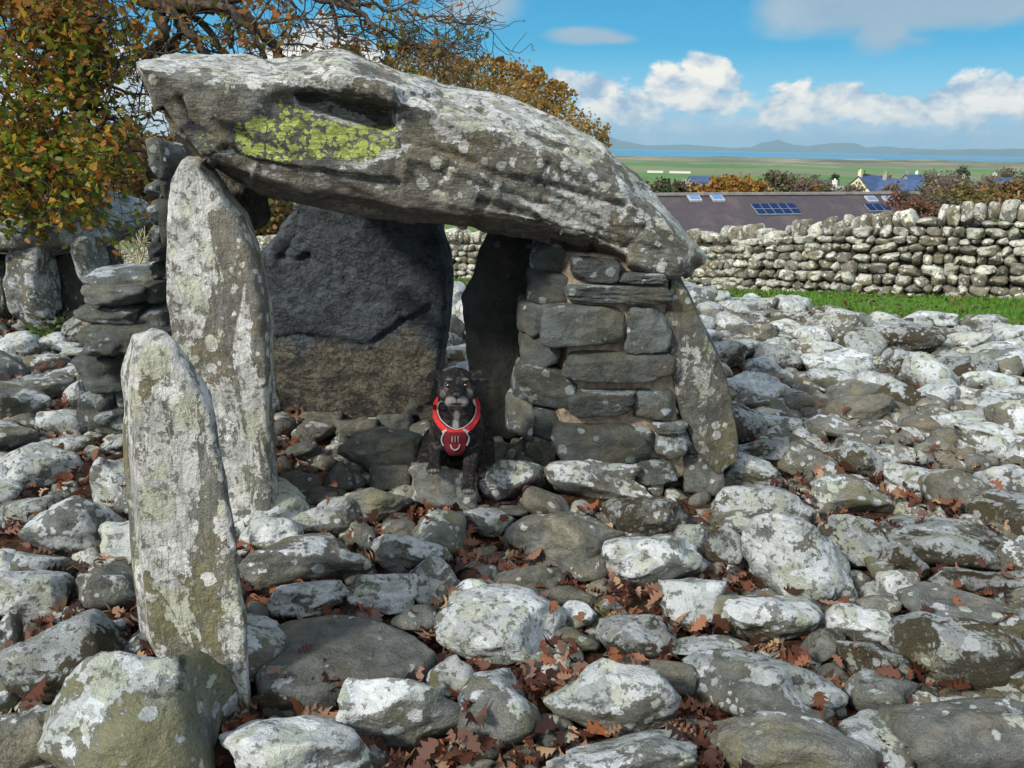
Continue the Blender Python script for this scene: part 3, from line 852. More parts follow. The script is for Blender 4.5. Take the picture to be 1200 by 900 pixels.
put_solid('upright_stone', slab_solid([(577, 262), (640, 262), (650, 330), (640, 440), (625, 500), (600, 520), (572, 515), (552, 470), (544, 420), (538, 352), (555, 322), (560, 296)], 3.98, (0.03, 0.28, 0.0), 3.95, voxel=0.015,
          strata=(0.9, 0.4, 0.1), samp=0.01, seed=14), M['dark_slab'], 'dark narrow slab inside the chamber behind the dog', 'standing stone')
put_solid('upright_stone', slab_solid([(781, 322), (800, 332), (812, 352), (824, 385), (838, 410), (852, 442), (862, 478), (869, 520), (866, 548), (840, 560), (815, 530), (795, 480), (782, 420), (776, 360)], 3.5, (0.06, 0.34, 0.0), 3.48, voxel=0.012,
          strata=(0.9, 0.2, 0.3), samp=0.008, seed=17, amp=0.014), M['slab'], 'tapering dark green slab leaning against the right of the masonry pier', 'standing stone', (0.22, 0.44, 0.45, 0.62))
# dark packing stone between tall slab and capstone, and the side slab's top
put_solid('upright_stone', slab_solid([(235, 195), (262, 200), (292, 222), (298, 262), (290, 275), (262, 240), (240, 225)], 3.45, (0.0, 0.3, 0.0), 3.45, voxel=0.015, seed=19),
          M['back'], 'dark wedge stone jammed between tall portal slab and capstone', 'packing stone')

# ------------------------------------------------------------------ masonry
def block(mb, x0, x1, y0, y1, dist, seed, depth=0.16, box=0.12, tilt=0.0, lod=4, p=22, dlr=0.0, grow=1.06):
    """one squared stone of a masonry face, given by its box in the photo"""
    V, Fc = rock_shape(seed, 5 if x1 - x0 > 50 and dist < 3.9 else lod, p=p, planes=16, rough=0.06, box=box)
    cx, cy = (x0 + x1) / 2, (y0 + y1) / 2
    c = at(cx, cy, dist)
    ax = -((c - np.array([0, 0, CAMZ])) @ CR)[2]
    a = (x1 - x0) / 2 * ax / F * grow; b = (y1 - y0) / 2 * ax / F * grow
    V = V * np.array([a * 1.03, depth / 2, b * 1.03])
    ct, st = math.cos(-tilt), math.sin(-tilt)
    V = V @ np.array([[ct, 0, st], [0, 1, 0], [-st, 0, ct]])
    if dlr:
        V[:, 1] += V[:, 0] * dlr
    mb.add(V + c, Fc)

def build_pier():
    root = empty('masonry_pier', tuple(at(700, 560, 3.6)), 'mortared stone pier propping the right end of the capstone', 'masonry pier')
    mb = MB(); k = 100
    front = [(668, 724, 300, 327), (664, 780, 329, 352), (636, 728, 354, 402), (729, 782, 357, 408), (661, 781, 409, 444), (667, 741, 452, 483), (741, 786, 450, 487),
             (648, 757, 490, 541), (724, 764, 494, 512), (763, 800, 488, 500), (763, 800, 502, 532), (716, 782, 316, 330), (650, 730, 538, 566), (735, 790, 530, 560)]
    for (a, b, c_, d_) in front:
        k += 1; block(mb, a, b, c_, d_, 3.50 + (0.02 if a > 720 else 0), k, depth=0.24)
    left = [(618, 664, 314, 350, .08), (607, 646, 350, 392, .09), (609, 654, 388, 426, .08), (601, 672, 422, 468, .05), (593, 624, 458, 504, .12), (622, 656, 472, 508, .06), (614, 652, 504, 536, .06),
            (600, 660, 526, 566, .05), (622, 668, 282, 316, .12)]
    for (a, b, c_, d_, e) in left:
        k += 1; block(mb, a, b, c_, d_, 3.58 + e, k, depth=0.3, dlr=-0.55)
    mb.build('stonework', M['pier'], root)
    # mortar core, a few centimetres behind the stone faces
    fr = np.array([at(a, b, 3.46) for a, b in [(652, 296), (720, 300), (782, 326), (788, 400), (795, 480), (804, 560), (650, 575), (640, 480), (652, 400), (648, 340)]])
    L_ = [0, 6, 7, 8, 9]
    md = fr + np.array([0.0, 0.26, 0.0]); bk = fr + np.array([0.0, 0.55, 0.0]); fr = fr + np.array([0, 0.005, 0])
    fr[L_, 0] += 0.07; md[L_, 0] -= 0.02; bk[L_, 0] -= 0.05
    V, N, Fq = remesh(loft([fr, md, bk]), 0.014, 4)
    V = worn(V, N, 0.016, 6.0, seed=4)
    mesh_obj('mortar', V, Fq, M['mortar'], root)
build_pier()

def build_left_masonry():
    root = empty('masonry_stub', tuple(at(160, 500, 4.2)), 'low broken stub of dark flat stones left of the tall slab', 'masonry wall')
    mb = MB(); k = 300
    for (a, b, c_, d_, dd) in [(112, 200, 314, 332, 4.25), (105, 184, 331, 353, 4.12), (106, 174, 354, 376, 4.15), (176, 212, 354, 384, 4.2), (110, 212, 374, 405, 4.1), (182, 206, 324, 348, 4.2),
                               (112, 160, 386, 414, 4.05), (102, 160, 410, 450, 4.1), (104, 150, 448, 492, 4.1), (150, 190, 400, 480, 4.15), (112, 170, 470, 500, 4.05), (160, 200, 478, 505, 4.1), (186, 202, 304, 326, 4.25), (188, 206, 280, 304, 4.25),
                               (180, 210, 395, 470, 4.25)]:
        k += 1; block(mb, a, b, c_, d_, dd, k, depth=0.42, box=0.1, p=9)
    mb.build('stonework', M['pier'], root)
    b = MB(); b.box(at(160, 425, 4.42), (0.40, 0.3, 0.62)); b.build('packing', M['mortar'], root, smooth=False)
    root = empty('stone_column', tuple(at(200, 300, 4.3)), 'slim stack of small stones under the left tip of the capstone', 'stone stack')
    mb = MB()
    for (a, b_, c_, d_) in [(184, 216, 164, 212), (186, 210, 210, 232), (185, 212, 232, 262), (184, 205, 262, 284), (186, 206, 284, 300), (196, 222, 190, 300), (196, 224, 300, 380)]:
        k += 1; block(mb, a, b_, c_, d_, 4.3, k, depth=0.36, box=0.05, p=8)
    mb.build('stonework', M['pier'], root)
build_left_masonry()

# ------------------------------------------------------------------ the second tomb, far left
def free_rock(name, cx, cy, w, h, dist, seed, color, label, cat, group=None, ang=0.0, depth=None, lod=5, p=9, box=0.0, mat=None):
    V, Fc = rock_shape(seed, lod, p=p, box=box)
    c = at(cx, cy, dist); ax = -((c - np.array([0, 0, CAMZ])) @ CR)[2]
    a, b = w / 2 * ax / F, h / 2 * ax / F
    V = V * np.array([a, depth or (a + b) / 2, b])
    ct, st = math.cos(R(ang)), math.sin(R(ang))
    V = V @ np.array([[ct, 0, st], [0, 1, 0], [-st, 0, ct]]).T
    V = V + c
    o = mesh_obj(name, V, Fc, mat or M['stone'], origin=(c[0], c[1], float(V[:, 2].min())), color=color)
    return tag(o, label, cat, group)

free_rock('capstone', 62, 262, 176, 66, 7.3, 41, (0.45, 0.62, 0.1, 0.3), 'rounded pale boulder roofing the small tomb under the oak leaves', 'capstone', depth=0.9, ang=-3)
free_rock('upright_stone', 39, 330, 48, 98, 6.7, 42, (0.55, 0.72, 0.2, 0.2), 'squared pale lichened stone carrying the small far tomb', 'standing stone', depth=0.22, box=0.1)
free_rock('upright_stone', 107, 310, 24, 70, 6.75, 43, (0.5, 0.66, 0.2, 0.2), 'thin leaning pale stone at the right end of the small far tomb', 'standing stone', depth=0.2, ang=-8, box=0.08)
free_rock('upright_stone', 84, 338, 50, 88, 7.1, 44, (0.08, 0.08, 0.2, 0.3), 'dark smooth slab blocking the mouth of the small far tomb', 'standing stone', depth=0.15, box=0.15)
free_rock('upright_stone', 9, 335, 20, 80, 7.0, 45, (0.12, 0.3, 0.2, 0.3), 'narrow dark stone at the left edge of the small far tomb', 'standing stone', depth=0.2, box=0.1)
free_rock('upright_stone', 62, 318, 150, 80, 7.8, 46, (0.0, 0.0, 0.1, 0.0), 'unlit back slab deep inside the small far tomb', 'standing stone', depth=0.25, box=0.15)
# ------------------------------------------------------------------ cairn stones
# kinds: brightness, lichen, brown moss, green film, roundness, boxiness
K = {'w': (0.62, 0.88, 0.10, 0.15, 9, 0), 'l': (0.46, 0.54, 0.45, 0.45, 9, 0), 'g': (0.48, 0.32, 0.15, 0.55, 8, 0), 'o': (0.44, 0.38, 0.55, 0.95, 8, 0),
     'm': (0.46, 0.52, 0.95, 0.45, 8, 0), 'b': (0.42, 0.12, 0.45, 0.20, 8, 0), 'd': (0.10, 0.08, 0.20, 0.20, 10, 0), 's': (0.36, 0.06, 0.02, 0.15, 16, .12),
     'a': (0.48, 0.60, 0.20, 0.25, 16, .10), 't': (0.62, 0.25, 0.02, 0.20, 13, .1), 'p': (0.52, 0.10, 0.10, 0.10, 7, 0)}
LOOK = {'w': 'white crusted', 'l': 'grey lichen patched', 'g': 'greenish grey', 'o': 'olive', 'm': 'brown mossed', 'b': 'brown', 'd': 'dark', 's': 'smooth slate grey', 'a': 'angular pale', 't': 'tan', 'p': 'plain grey'}
H = [  # cx, cy, w, h, tilt, kind, label
 (175, 858, 218, 168, 8, 'o', 'largest olive lichened boulder, against the foot of the short front pillar'),
 (80, 769, 142, 100, 0, 'm', 'dark mossy boulder with cream top left of the front pillar'),
 (25, 872, 92, 80, 0, 'b', 'red brown stone in the bottom left corner'),
 (36, 703, 96, 64, 4, 'w', 'bluish white oval stone above the dark mossy boulder'),
 (50, 668, 66, 34, -6, 'l', 'small flat patched stone behind the bluish white oval stone'),
 (6, 664, 50, 40, 0, 'w', 'blue white stone at the left picture edge behind the oval stone'),
 (95, 617, 114, 66, -6, 'l', 'wide pale stone in oak leaves left of the front pillar top'),
 (147, 637, 66, 64, 38, 'w', 'tilted blue white stone touching the left side of the front pillar'),
 (133, 690, 78, 58, 0, 'b', 'flat brown slab beside the front pillar'),
 (168, 760, 42, 42, 0, 'm', 'small mossy stone wedged between front pillar and dark mossy boulder'),
 (352, 886, 182, 84, -3, 'w', 'big blue white boulder cut by the bottom edge right of the front pillar'),
 (357, 660, 140, 62, 10, 'g', 'long greenish stone with overhanging end right of the front pillar'),
 (362, 703, 90, 40, 8, 'l', 'low patched stone under the long greenish stone'),
 (318, 630, 70, 46, 6, 'w', 'pale rounded stone between front pillar and tall portal slab'),
 (302, 724, 26, 36, 0, 'b', 'small round brown stone touching the right edge of the front pillar'),
 (332, 818, 66, 38, 0, 'm', 'low mossy stone under the edge of the flat dark slab'),
 (8, 812, 40, 56, 0, 'o', 'olive stone at the left picture edge below the mossy boulder'),
 (143, 732, 24, 14, 0, 'w', 'tiny pale stone beside the mossy boulder'),
 (8, 752, 36, 62, 0, 'b', 'brown stone at the left picture edge beside the mossy boulder'),
 (587, 730, 146, 84, -6, 'w', 'angular brilliant white stone in the middle foreground'),
 (470, 836, 150, 78, 4, 'l', 'pale domed boulder below the flat dark slab'),
 (531, 795, 62, 48, 0, 'o', 'small olive cobble beside the pale domed boulder'),
 (660, 638, 138, 72, -6, 'p', 'smooth green brown whaleback stone in front of the pier'),
 (767, 656, 124, 62, 12, 'l', 'speckled stone with white rosettes right of the green brown whaleback'),
 (621, 684, 80, 40, -4, 'b', 'flat rusty brown stone above the brilliant white stone'),
 (483, 652, 92, 44, -4, 'l', 'rounded speckled stone below the dog to the left'),
 (519, 628, 64, 58, 25, 'g', 'grey cobble standing behind the rounded speckled stone'),
 (453, 695, 84, 44, -2, 'a', 'white block with squared end left of the tilted wedge'),
 (507, 686, 56, 56, 42, 'a', 'bluish wedge stone tilted up against the white block'),
 (552, 696, 52, 32, 0, 'w', 'small blue white stone behind the brilliant white stone'),
 (490, 727, 62, 36, -6, 'p', 'grey cobble between flat dark slab and brilliant white stone'),
 (673, 721, 50, 32, -10, 'w', 'small white cobble right of the brilliant white stone'),
 (677, 750, 54, 24, -14, 'g', 'thin dark flat stone tucked under the small white cobble'),
 (716, 820, 148, 82, -6, 'l', 'large patched boulder in the lower middle among oak leaves'),
 (715, 892, 192, 60, 2, 'l', 'broad streaked boulder cut by the bottom edge in the middle'),
 (748, 748, 98, 54, -10, 'm', 'humped mossy pale stone between the patched boulder and the whaleback'),
 (787, 795, 54, 36, -10, 's', 'smooth slate stone between two patched boulders'),
 (822, 762, 106, 32, 0, 'l', 'long low pale stone above the wide cream boulder'),
 (712, 715, 48, 28, 0, 'o', 'small olive stone amid leaves right of the white cobble'),
 (667, 702, 64, 28, 0, 'b', 'small brown stone just above the small white cobble'),
 (812, 706, 76, 52, 0, 'a', 'blocky spotted stone left of the big upright white boulder'),
 (468, 622, 42, 26, 0, 'p', 'small grey pebble below the dog stone'),
 (571, 612, 58, 32, 0, 'l', 'pale flat stone with leaves in front of the dog'),
 (754, 609, 96, 50, 0, 'm', 'squared mossy stone with pale lid in front of the pier'),
 (386, 606, 86, 46, -4, 'l', 'olive white mottled stone at the chamber mouth'),
 (428, 632, 26, 30, 0, 's', 'small dark slate cobble by the mottled stone'),
 (556, 900, 54, 18, 0, 'b', 'brown stone top at the bottom edge in the middle'),
 (938, 666, 140, 92, -34, 'w', 'big white egg shaped boulder, the brightest on the right'),
 (897, 722, 120, 62, -8, 'l', 'grey olive domed stone left under the white egg boulder'),
 (890, 807, 186, 78, -4, 'l', 'wide cream and brown boulder at lower right centre'),
 (922, 880, 184, 78, -3, 'g', 'greenish grey boulder cut by the bottom edge on the right'),
 (1132, 868, 194, 88, 0, 'p', 'big plain brown boulder in the bottom right corner'),
 (1124, 770, 168, 88, -12, 'm', 'large white backed mossy boulder at the right edge'),
 (1113, 713, 114, 48, -12, 'b', 'long brown log shaped stone above the white backed boulder'),
 (1055, 690, 50, 40, 0, 'l', 'small pale domed stone left of the log shaped stone'),
 (1110, 638, 158, 58, -8, 'm', 'long blotched boulder resting on smaller dark stones at right'),
 (992, 635, 86, 58, -8, 'm', 'white topped mossy stone right of the egg boulder tip'),
 (1053, 657, 66, 34, -24, 'm', 'dark mossy stone under the long blotched boulder'),
 (1032, 670, 44, 28, -30, 'o', 'small olive stone squeezed under the dark mossy stone'),
 (1147, 682, 104, 34, 0, 'm', 'thin mottled slab between long boulder and log shaped stone'),
 (1007, 734, 88, 46, -6, 'w', 'cream triangular stone right of the egg boulder foot'),
 (1017, 777, 94, 44, -18, 'm', 'mottled stone below the cream triangular stone'),
 (962, 757, 54, 38, 0, 'b', 'dark brown stone between domed stone and cream triangular stone'),
 (1030, 812, 82, 48, -12, 'l', 'small domed pale stone amid dead leaves above the corner boulders'),
 (1184, 810, 60, 38, 8, 'm', 'mottled stone at right edge between two big boulders'),
 (849, 645, 52, 50, -20, 'm', 'dark mossy cobble left of the egg boulder'),
 (806, 645, 42, 60, -20, 'l', 'upright pale cobble next to the speckled rosette stone'),
 (893, 601, 114, 62, -6, 'a', 'blocky greenish stone above the egg boulder'),
 (992, 581, 92, 48, 0, 'l', 'brown and white blotched dome right of the blocky stone'),
 (1190, 655, 44, 50, 0, 'l', 'pale stone at the right edge beside the long blotched boulder'),
 (853, 709, 26, 28, 0, 's', 'tiny slate stone beside the blocky spotted stone'),
 (1030, 713, 48, 28, 0, 'p', 'grey stone half hidden behind the cream triangular stone'),
 (1190, 703, 44, 26, 0, 'l', 'small pale stone at the right edge by the log shaped stone'),
 (1083, 812, 28, 20, 0, 'o', 'tiny olive stone left of the mottled edge stone'),
 (703, 564, 122, 50, -6, 'l', 'long tan patched boulder at the foot of the pier'),
 (762, 546, 68, 46, -18, 'l', 'pale angular stone leaning on the pier corner'),
 (600, 564, 76, 48, -12, 'l', 'speckled stone right of the dog'),
 (466, 532, 130, 62, 6, 'p', 'big flat grey block the dog sits on'),
 (520, 575, 86, 52, -12, 't', 'tan angular stone under the dog paws'),
 (440, 592, 84, 38, 4, 'g', 'low dark stone in front of the flat grey block'),
 (458, 561, 50, 30, 0, 's', 'small slate stone against the flat grey block'),
 (580, 533, 54, 38, 20, 'p', 'grey stone leaning by the dog'),
 (583, 508, 40, 26, 0, 'p', 'light grey stone between dog and pier'),
 (578, 549, 44, 26, 0, 's', 'small blue slate stone by the lead'),
 (630, 533, 58, 58, -48, 's', 'dark slate slab leaning on the left foot of the pier'),
 (641, 593, 64, 34, -28, 'b', 'brown wedge stone by the end of the lead'),
 (588, 600, 74, 20, 0, 'b', 'low reddish stone under the lead'),
 (788, 517, 56, 36, 0, 'l', 'pale stone built under the white sliver of the pier'),
 (510, 414, 62, 42, 10, 'a', 'pale broken stone behind the dog inside the chamber'),
 (447, 477, 50, 24, 0, 'b', 'oval brown stone on the chamber floor'),
 (418, 503, 50, 22, 0, 's', 'flat bluish stone on the chamber floor'),
 (463, 497, 44, 22, 0, 's', 'dark blue stone behind the flat grey block'),
 (367, 507, 50, 26, 0, 'b', 'rust coloured stone on the chamber floor'),
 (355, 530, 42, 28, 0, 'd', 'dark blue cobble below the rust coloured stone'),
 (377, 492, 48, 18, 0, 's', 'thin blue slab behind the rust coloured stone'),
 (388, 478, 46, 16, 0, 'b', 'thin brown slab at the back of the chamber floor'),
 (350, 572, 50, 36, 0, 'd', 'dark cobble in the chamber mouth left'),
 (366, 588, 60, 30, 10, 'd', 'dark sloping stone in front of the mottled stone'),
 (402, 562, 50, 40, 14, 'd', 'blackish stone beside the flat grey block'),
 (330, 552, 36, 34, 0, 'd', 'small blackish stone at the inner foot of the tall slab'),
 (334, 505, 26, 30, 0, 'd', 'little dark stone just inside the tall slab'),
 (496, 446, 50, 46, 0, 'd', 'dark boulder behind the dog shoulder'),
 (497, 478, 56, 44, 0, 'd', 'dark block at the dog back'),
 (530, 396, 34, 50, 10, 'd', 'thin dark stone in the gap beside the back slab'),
 (548, 384, 40, 64, 0, 'w', 'pale leaning stone outside the gap of the chamber'),
 (534, 348, 40, 34, 0, 'w', 'white stone outside the gap just below the grass'),
 (821, 558, 54, 52, 0, 's', 'grey faceted stone at the foot of the leaning slab'),
 (882, 554, 80, 42, -4, 'w', 'cream stone right of the leaning slab foot'),
 (950, 545, 66, 36, -22, 't', 'tan squared brick shaped stone in the right field'),
 (900, 532, 98, 32, 0, 'm', 'flat mottled stone behind the cream stone'),
 (1004, 540, 72, 40, -24, 'm', 'dark white spotted stone right of the tan brick shaped stone'),
 (1053, 537, 74, 28, -10, 'l', 'long low pale stone behind the blotched dome'),
 (1062, 564, 54, 36, -10, 'a', 'cream angular stone right of the blotched dome'),
 (1118, 578, 80, 50, -14, 'g', 'large grey green rounded stone at right above the blotched boulder'),
 (1176, 567, 70, 42, 0, 'w', 'oval white stone at the right edge above the blotched boulder'),
 (1160, 519, 94, 44, -14, 'w', 'cream sloping stone at the right edge'),
 (1188, 495, 58, 52, 0, 'l', 'tall pale stone at the right edge behind the cream sloping stone'),
 (1113, 497, 72, 30, 0, 'w', 'low bluish white stone left of the cream sloping stone'),
 (1000, 480, 86, 32, 0, 'p', 'low domed grey stone in the middle of the right field'),
 (980, 503, 74, 24, -16, 'l', 'cream flat slab in front of the low domed grey stone'),
 (905, 498, 74, 28, 0, 'w', 'blue white low stone right of the leaning slab'),
 (900, 478, 50, 22, 0, 'g', 'small olive grey stone behind the blue white low stone'),
 (886, 456, 72, 38, -16, 'w', 'white sloping stone close to the leaning slab edge'),
 (940, 460, 44, 28, 0, 'b', 'dark brown rounded stone left of the broad white slab'),
 (980, 430, 82, 42, 0, 'w', 'broad flat white slab in the far right field'),
 (1050, 468, 68, 34, -10, 'm', 'mossy black stone with white cap in the right field'),
 (1153, 452, 66, 34, -6, 'w', 'bluish white oval stone near the right edge, far field'),
 (1121, 434, 80, 40, 0, 'm', 'dark furry lichened boulder, far right field'),
 (1053, 428, 46, 34, -20, 'm', 'white capped dark stone below the rough dark boulder'),
 (1060, 400, 82, 50, 0, 'm', 'rough dark boulder standing out of the far field'),
 (987, 389, 92, 44, 0, 'l', 'grey boulder left of the rough dark boulder'),
 (880, 393, 58, 26, 0, 't', 'tan oval stone in the far field near the leaning slab'),
 (898, 376, 72, 22, 0, 'l', 'long grey stone behind the tan oval stone'),
 (880, 360, 64, 24, 0, 'l', 'grey stone against the grass behind the leaning slab'),
 (930, 357, 40, 22, 0, 'w', 'pointed pale stone against the grass'),
 (1085, 378, 66, 26, 0, 'w', 'flat white stone at the grass edge, right field'),
 (1152, 382, 48, 26, 0, 'l', 'pale cobble at the grass edge near the right margin'),
 (1135, 403, 56, 28, 0, 'w', 'white flat stone behind the furry boulder'),
 (1182, 410, 56, 30, 0, 'w', 'pale flat stone at the right margin, far field'),
 (43, 549, 96, 58, 4, 'w', 'big whitish rounded stone at the left edge'),
 (138, 565, 62, 64, 28, 'w', 'bluish lichened stone left of the front pillar top'),
 (4, 567, 30, 42, 0, 'w', 'white stone at the left edge beside the big whitish one'),
 (78, 498, 64, 34, 0, 'l', 'patched stone below the round green cobble'),
 (83, 524, 68, 24, 0, 'o', 'low olive slab behind the big whitish stone'),
 (145, 517, 50, 34, 26, 'w', 'striped pale stone behind the front pillar top'),
 (88, 463, 28, 32, 0, 'g', 'round green cobble near the stub wall'),
 (106, 452, 28, 36, 0, 'o', 'upright mossy stone against the stub wall'),
 (40, 457, 84, 34, 14, 'g', 'long green streaked slab lying left of the stub wall'),
 (82, 443, 66, 26, 14, 'g', 'green grey slab sloping up to the stub wall'),
 (17, 503, 50, 30, 12, 'l', 'spotted slab at the left edge, middle distance'),
 (53, 428, 50, 24, 6, 'g', 'blue green stone behind the streaked slab'),
 (97, 417, 48, 20, 0, 'g', 'flat grey stone touching the stub wall'),
 (79, 408, 32, 14, 0, 'w', 'small white stone by the green sprig'),
 (37, 377, 28, 20, 0, 'l', 'small pale cobble at the foot of the far tomb'),
 (9, 366, 28, 26, 0, 't', 'tan cobble at the foot of the far tomb'),
 (30, 397, 40, 18, 0, 'w', 'flat white stone before the far tomb'),
 (15, 425, 34, 20, 0, 'l', 'small stone at the left edge before the far tomb'),
]
VANISH = []
footprints = []   # x, y, r
solid_boxes = []
stone_objs = []
CAIRN = []
def stone_name(w_m): return 'boulder' if w_m > 0.34 else 'stone'

def hero(i, cx, cy, w, h, ang, kind, label):
    k = K[kind]
    p = hit_ground(cx, cy + 0.16 * h, 0.02)
    c = at(cx, cy, p[1])
    ax = -((c - np.array([0, 0, CAMZ])) @ CR)[2]
    a, b = w / 2 * ax / F * 1.05, h / 2 * ax / F * 1.09
    scr = w * 0.85
    lod = 5 if scr > 70 else (4 if scr > 28 else 3)
    V, Fc = rock_shape(1000 + i * 7, lod, p=k[4] * random.Random(i).uniform(1.1, 3.0), planes=14, rough=0.06, box=k[5])
    dpt = 0.55 * a + 0.45 * b + 0.02
    V = V * np.array([a, b, dpt])                       # right, up, depth
    ct, st = math.cos(R(ang)), math.sin(R(ang))
    V = V @ np.array([[ct, -st, 0], [st, ct, 0], [0, 0, 1]]).T
    d = c - np.array([0, 0, CAMZ]); d = d / np.linalg.norm(d)
    r = CR[:, 0] - (CR[:, 0] @ d) * d; r /= np.linalg.norm(r); u = np.cross(r, d)
    V = V[:, :1] * r + V[:, 1:2] * u + V[:, 2:] * d + c
    mi = V[:, 2].min(); g = gz(c[0], c[1])
    o = mesh_obj(stone_name(2 * a), V, Fc, M['stone'], origin=(c[0], c[1], mi), color=(k[0], k[1], k[2], k[3]))
    rgb = random.Random(i)
    o.color = tuple(min(1, max(0, v + rgb.uniform(-.10, .10))) for v in k[:4])
    tag(o, label, 'stone')
    footprints.append((c[0], c[1] + 0.02, math.sqrt(a * max(b, dpt * 0.8)) * 0.92, 2 * a))
    CAIRN.append((V, Fc))
    return o

for i, hrow in enumerate(H):
    hero(i, *hrow)

# the flat dark slab right of the front pillar: a table of rock, traced and given its thickness
def flat_slab(name, poly, z, th, seed, color, label):
    P = []
    for a, b in poly:
        d = ray(a, b); s = (z - CAMZ) / d[2]
        P.append(np.array([0, 0, CAMZ]) + d * s)
    P = np.array(P); c = P.mean(0)
    rings = [c + (P - c) * 0.96, P - [0, 0, 0.02], P - [0, 0, th * 0.8], c + (P - c) * 0.9 - [0, 0, th]]
    V, N, Fq = remesh(loft(rings), 0.009, 3)
    V = worn(V, N, 0.006, 4, seed=seed)
    o = mesh_obj(name, V, Fq, M['stone'], origin=(c[0], c[1], float(V[:, 2].min())), color=color)
    tag(o, label, 'stone'); CAIRN.append((V, Fq))
    footprints.append((c[0], c[1], 0.24, 0.5))
flat_slab('flat_stone', [(296, 742), (335, 726), (392, 717), (440, 722), (490, 742), (513, 762), (500, 776), (455, 792), (420, 800), (370, 812), (305, 806), (296, 780)], 0.13, 0.12, 3, (0.26, 0.04, 0.1, 0.1),
          'big flat smooth dark grey slab lying right of the front pillar')

# ------------------------------------------------------------------ the rest of the cairn, strewn between
def blocked(x, y, r):
    for (a, b, q, _) in footprints:
        if (a - x) ** 2 + (b - y) ** 2 < ((q + r) * 0.80) ** 2: return True
    return False
def tomb_zone(x, y):
    px, py = to_px(np.array([[x, y, gz(x, y)]])); px, py = px[0], py[0]
    # feet of the uprights, pier and the dog
    if 3.3 < y < 4.2 and 0.05 < x < 1.05: return True
    if -0.32 < x < -0.05 and 3.1 < y < 3.7: return True
    return False
grp = {'near': ('grey lichened cobbles between the larger stones near the camera', 'small grey lichened cobble among brown leaves between the larger foreground stones'),
       'right': ('cairn stones strewn over the right field', 'white and grey lichened stone strewn in the wide field right of the tomb'),
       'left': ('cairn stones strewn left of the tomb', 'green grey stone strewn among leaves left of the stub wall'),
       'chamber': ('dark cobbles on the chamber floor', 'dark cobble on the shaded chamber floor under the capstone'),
       'behind': ('pale stones outside the gap of the chamber', 'pale cairn stone seen behind the tomb')}
protos = {}
def strew(x, y, r, idx):
    g = gz(x, y)
    lod = 4 if y < 5.2 and r > 0.07 else 3
    v = idx % 14
    if (v, lod) not in protos:
        V, Fc = rock_shape(5000 + v, lod, p=random.choice([9, 12, 16, 22]), planes=13, rough=0.05, box=random.choice([0, 0, 0, .1]))
        protos[(v, lod)] = (V, Fc)
    V, Fc = protos[(v, lod)]
    s = np.array([r * random.uniform(1.0, 1.3), r * random.uniform(0.75, 1.0), r * random.uniform(0.45, 0.72)])
    V = V * s
    rot = Matrix.Rotation(random.uniform(0, 6.28), 3, 'Z') @ Matrix.Rotation(random.gauss(0, 0.22), 3, 'X') @ Matrix.Rotation(random.gauss(0, 0.22), 3, 'Y')
    V = V @ np.array(rot).T
    z0 = g + s[2] * random.uniform(0.15, 0.75)
    V = V + [x, y, z0]
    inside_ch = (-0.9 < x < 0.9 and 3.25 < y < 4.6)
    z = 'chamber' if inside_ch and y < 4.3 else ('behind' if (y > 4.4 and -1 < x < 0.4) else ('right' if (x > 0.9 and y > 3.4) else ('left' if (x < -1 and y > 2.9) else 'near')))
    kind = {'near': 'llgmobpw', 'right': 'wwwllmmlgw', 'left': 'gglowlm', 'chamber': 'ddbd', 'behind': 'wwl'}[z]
    k = K[random.choice(kind)]
    o = mesh_obj(stone_name(2 * r), V, Fc, M['stone'], origin=(x, y, float(V[:, 2].min())))
    o.color = tuple(min(1, max(0, q + random.uniform(-.1, .1))) for q in k[:4])
    tag(o, grp[z][1], 'stone', grp[z][0])
    footprints.append((x, y, r, 2 * r)); CAIRN.append((V, Fc))

def visible(x, y, m=20):
    px, py = to_px(np.array([[x, y, gz(x, y) + 0.05]]))
    return -m < px[0] < 1200 + m and 320 < py[0] < 900 + m
idx = 0; count = 0
small = []
for rmin, rmax, tries in ((0.15, 0.25, 1500), (0.10, 0.16, 2800), (0.065, 0.10, 5000)):
    for _ in range(tries):
        y = random.uniform(1.25, 9.9); 
        x = random.uniform(-0.75 * y - 0.4, 0.78 * y + 0.4)
        if y > min(9.4, 11.0 - 0.88 * x): continue
        r = random.uniform(rmin, rmax) 
        if y < 2.6: r *= 0.85
        if not visible(x, y) or tomb_zone(x, y) or blocked(x, y, r): continue
        if rmin < 0.1 and (y > 6.5 or random.random() < 0.35): 
            continue
        if -1.35 < x < 0.9 and y > 4.75: 
            if not (-0.7 < x < -0.1): continue
        if count >= 168: break
        idx += 1; count += 1
        strew(x, y, r, idx)
print('strewn', count, 'heroes', len(H))

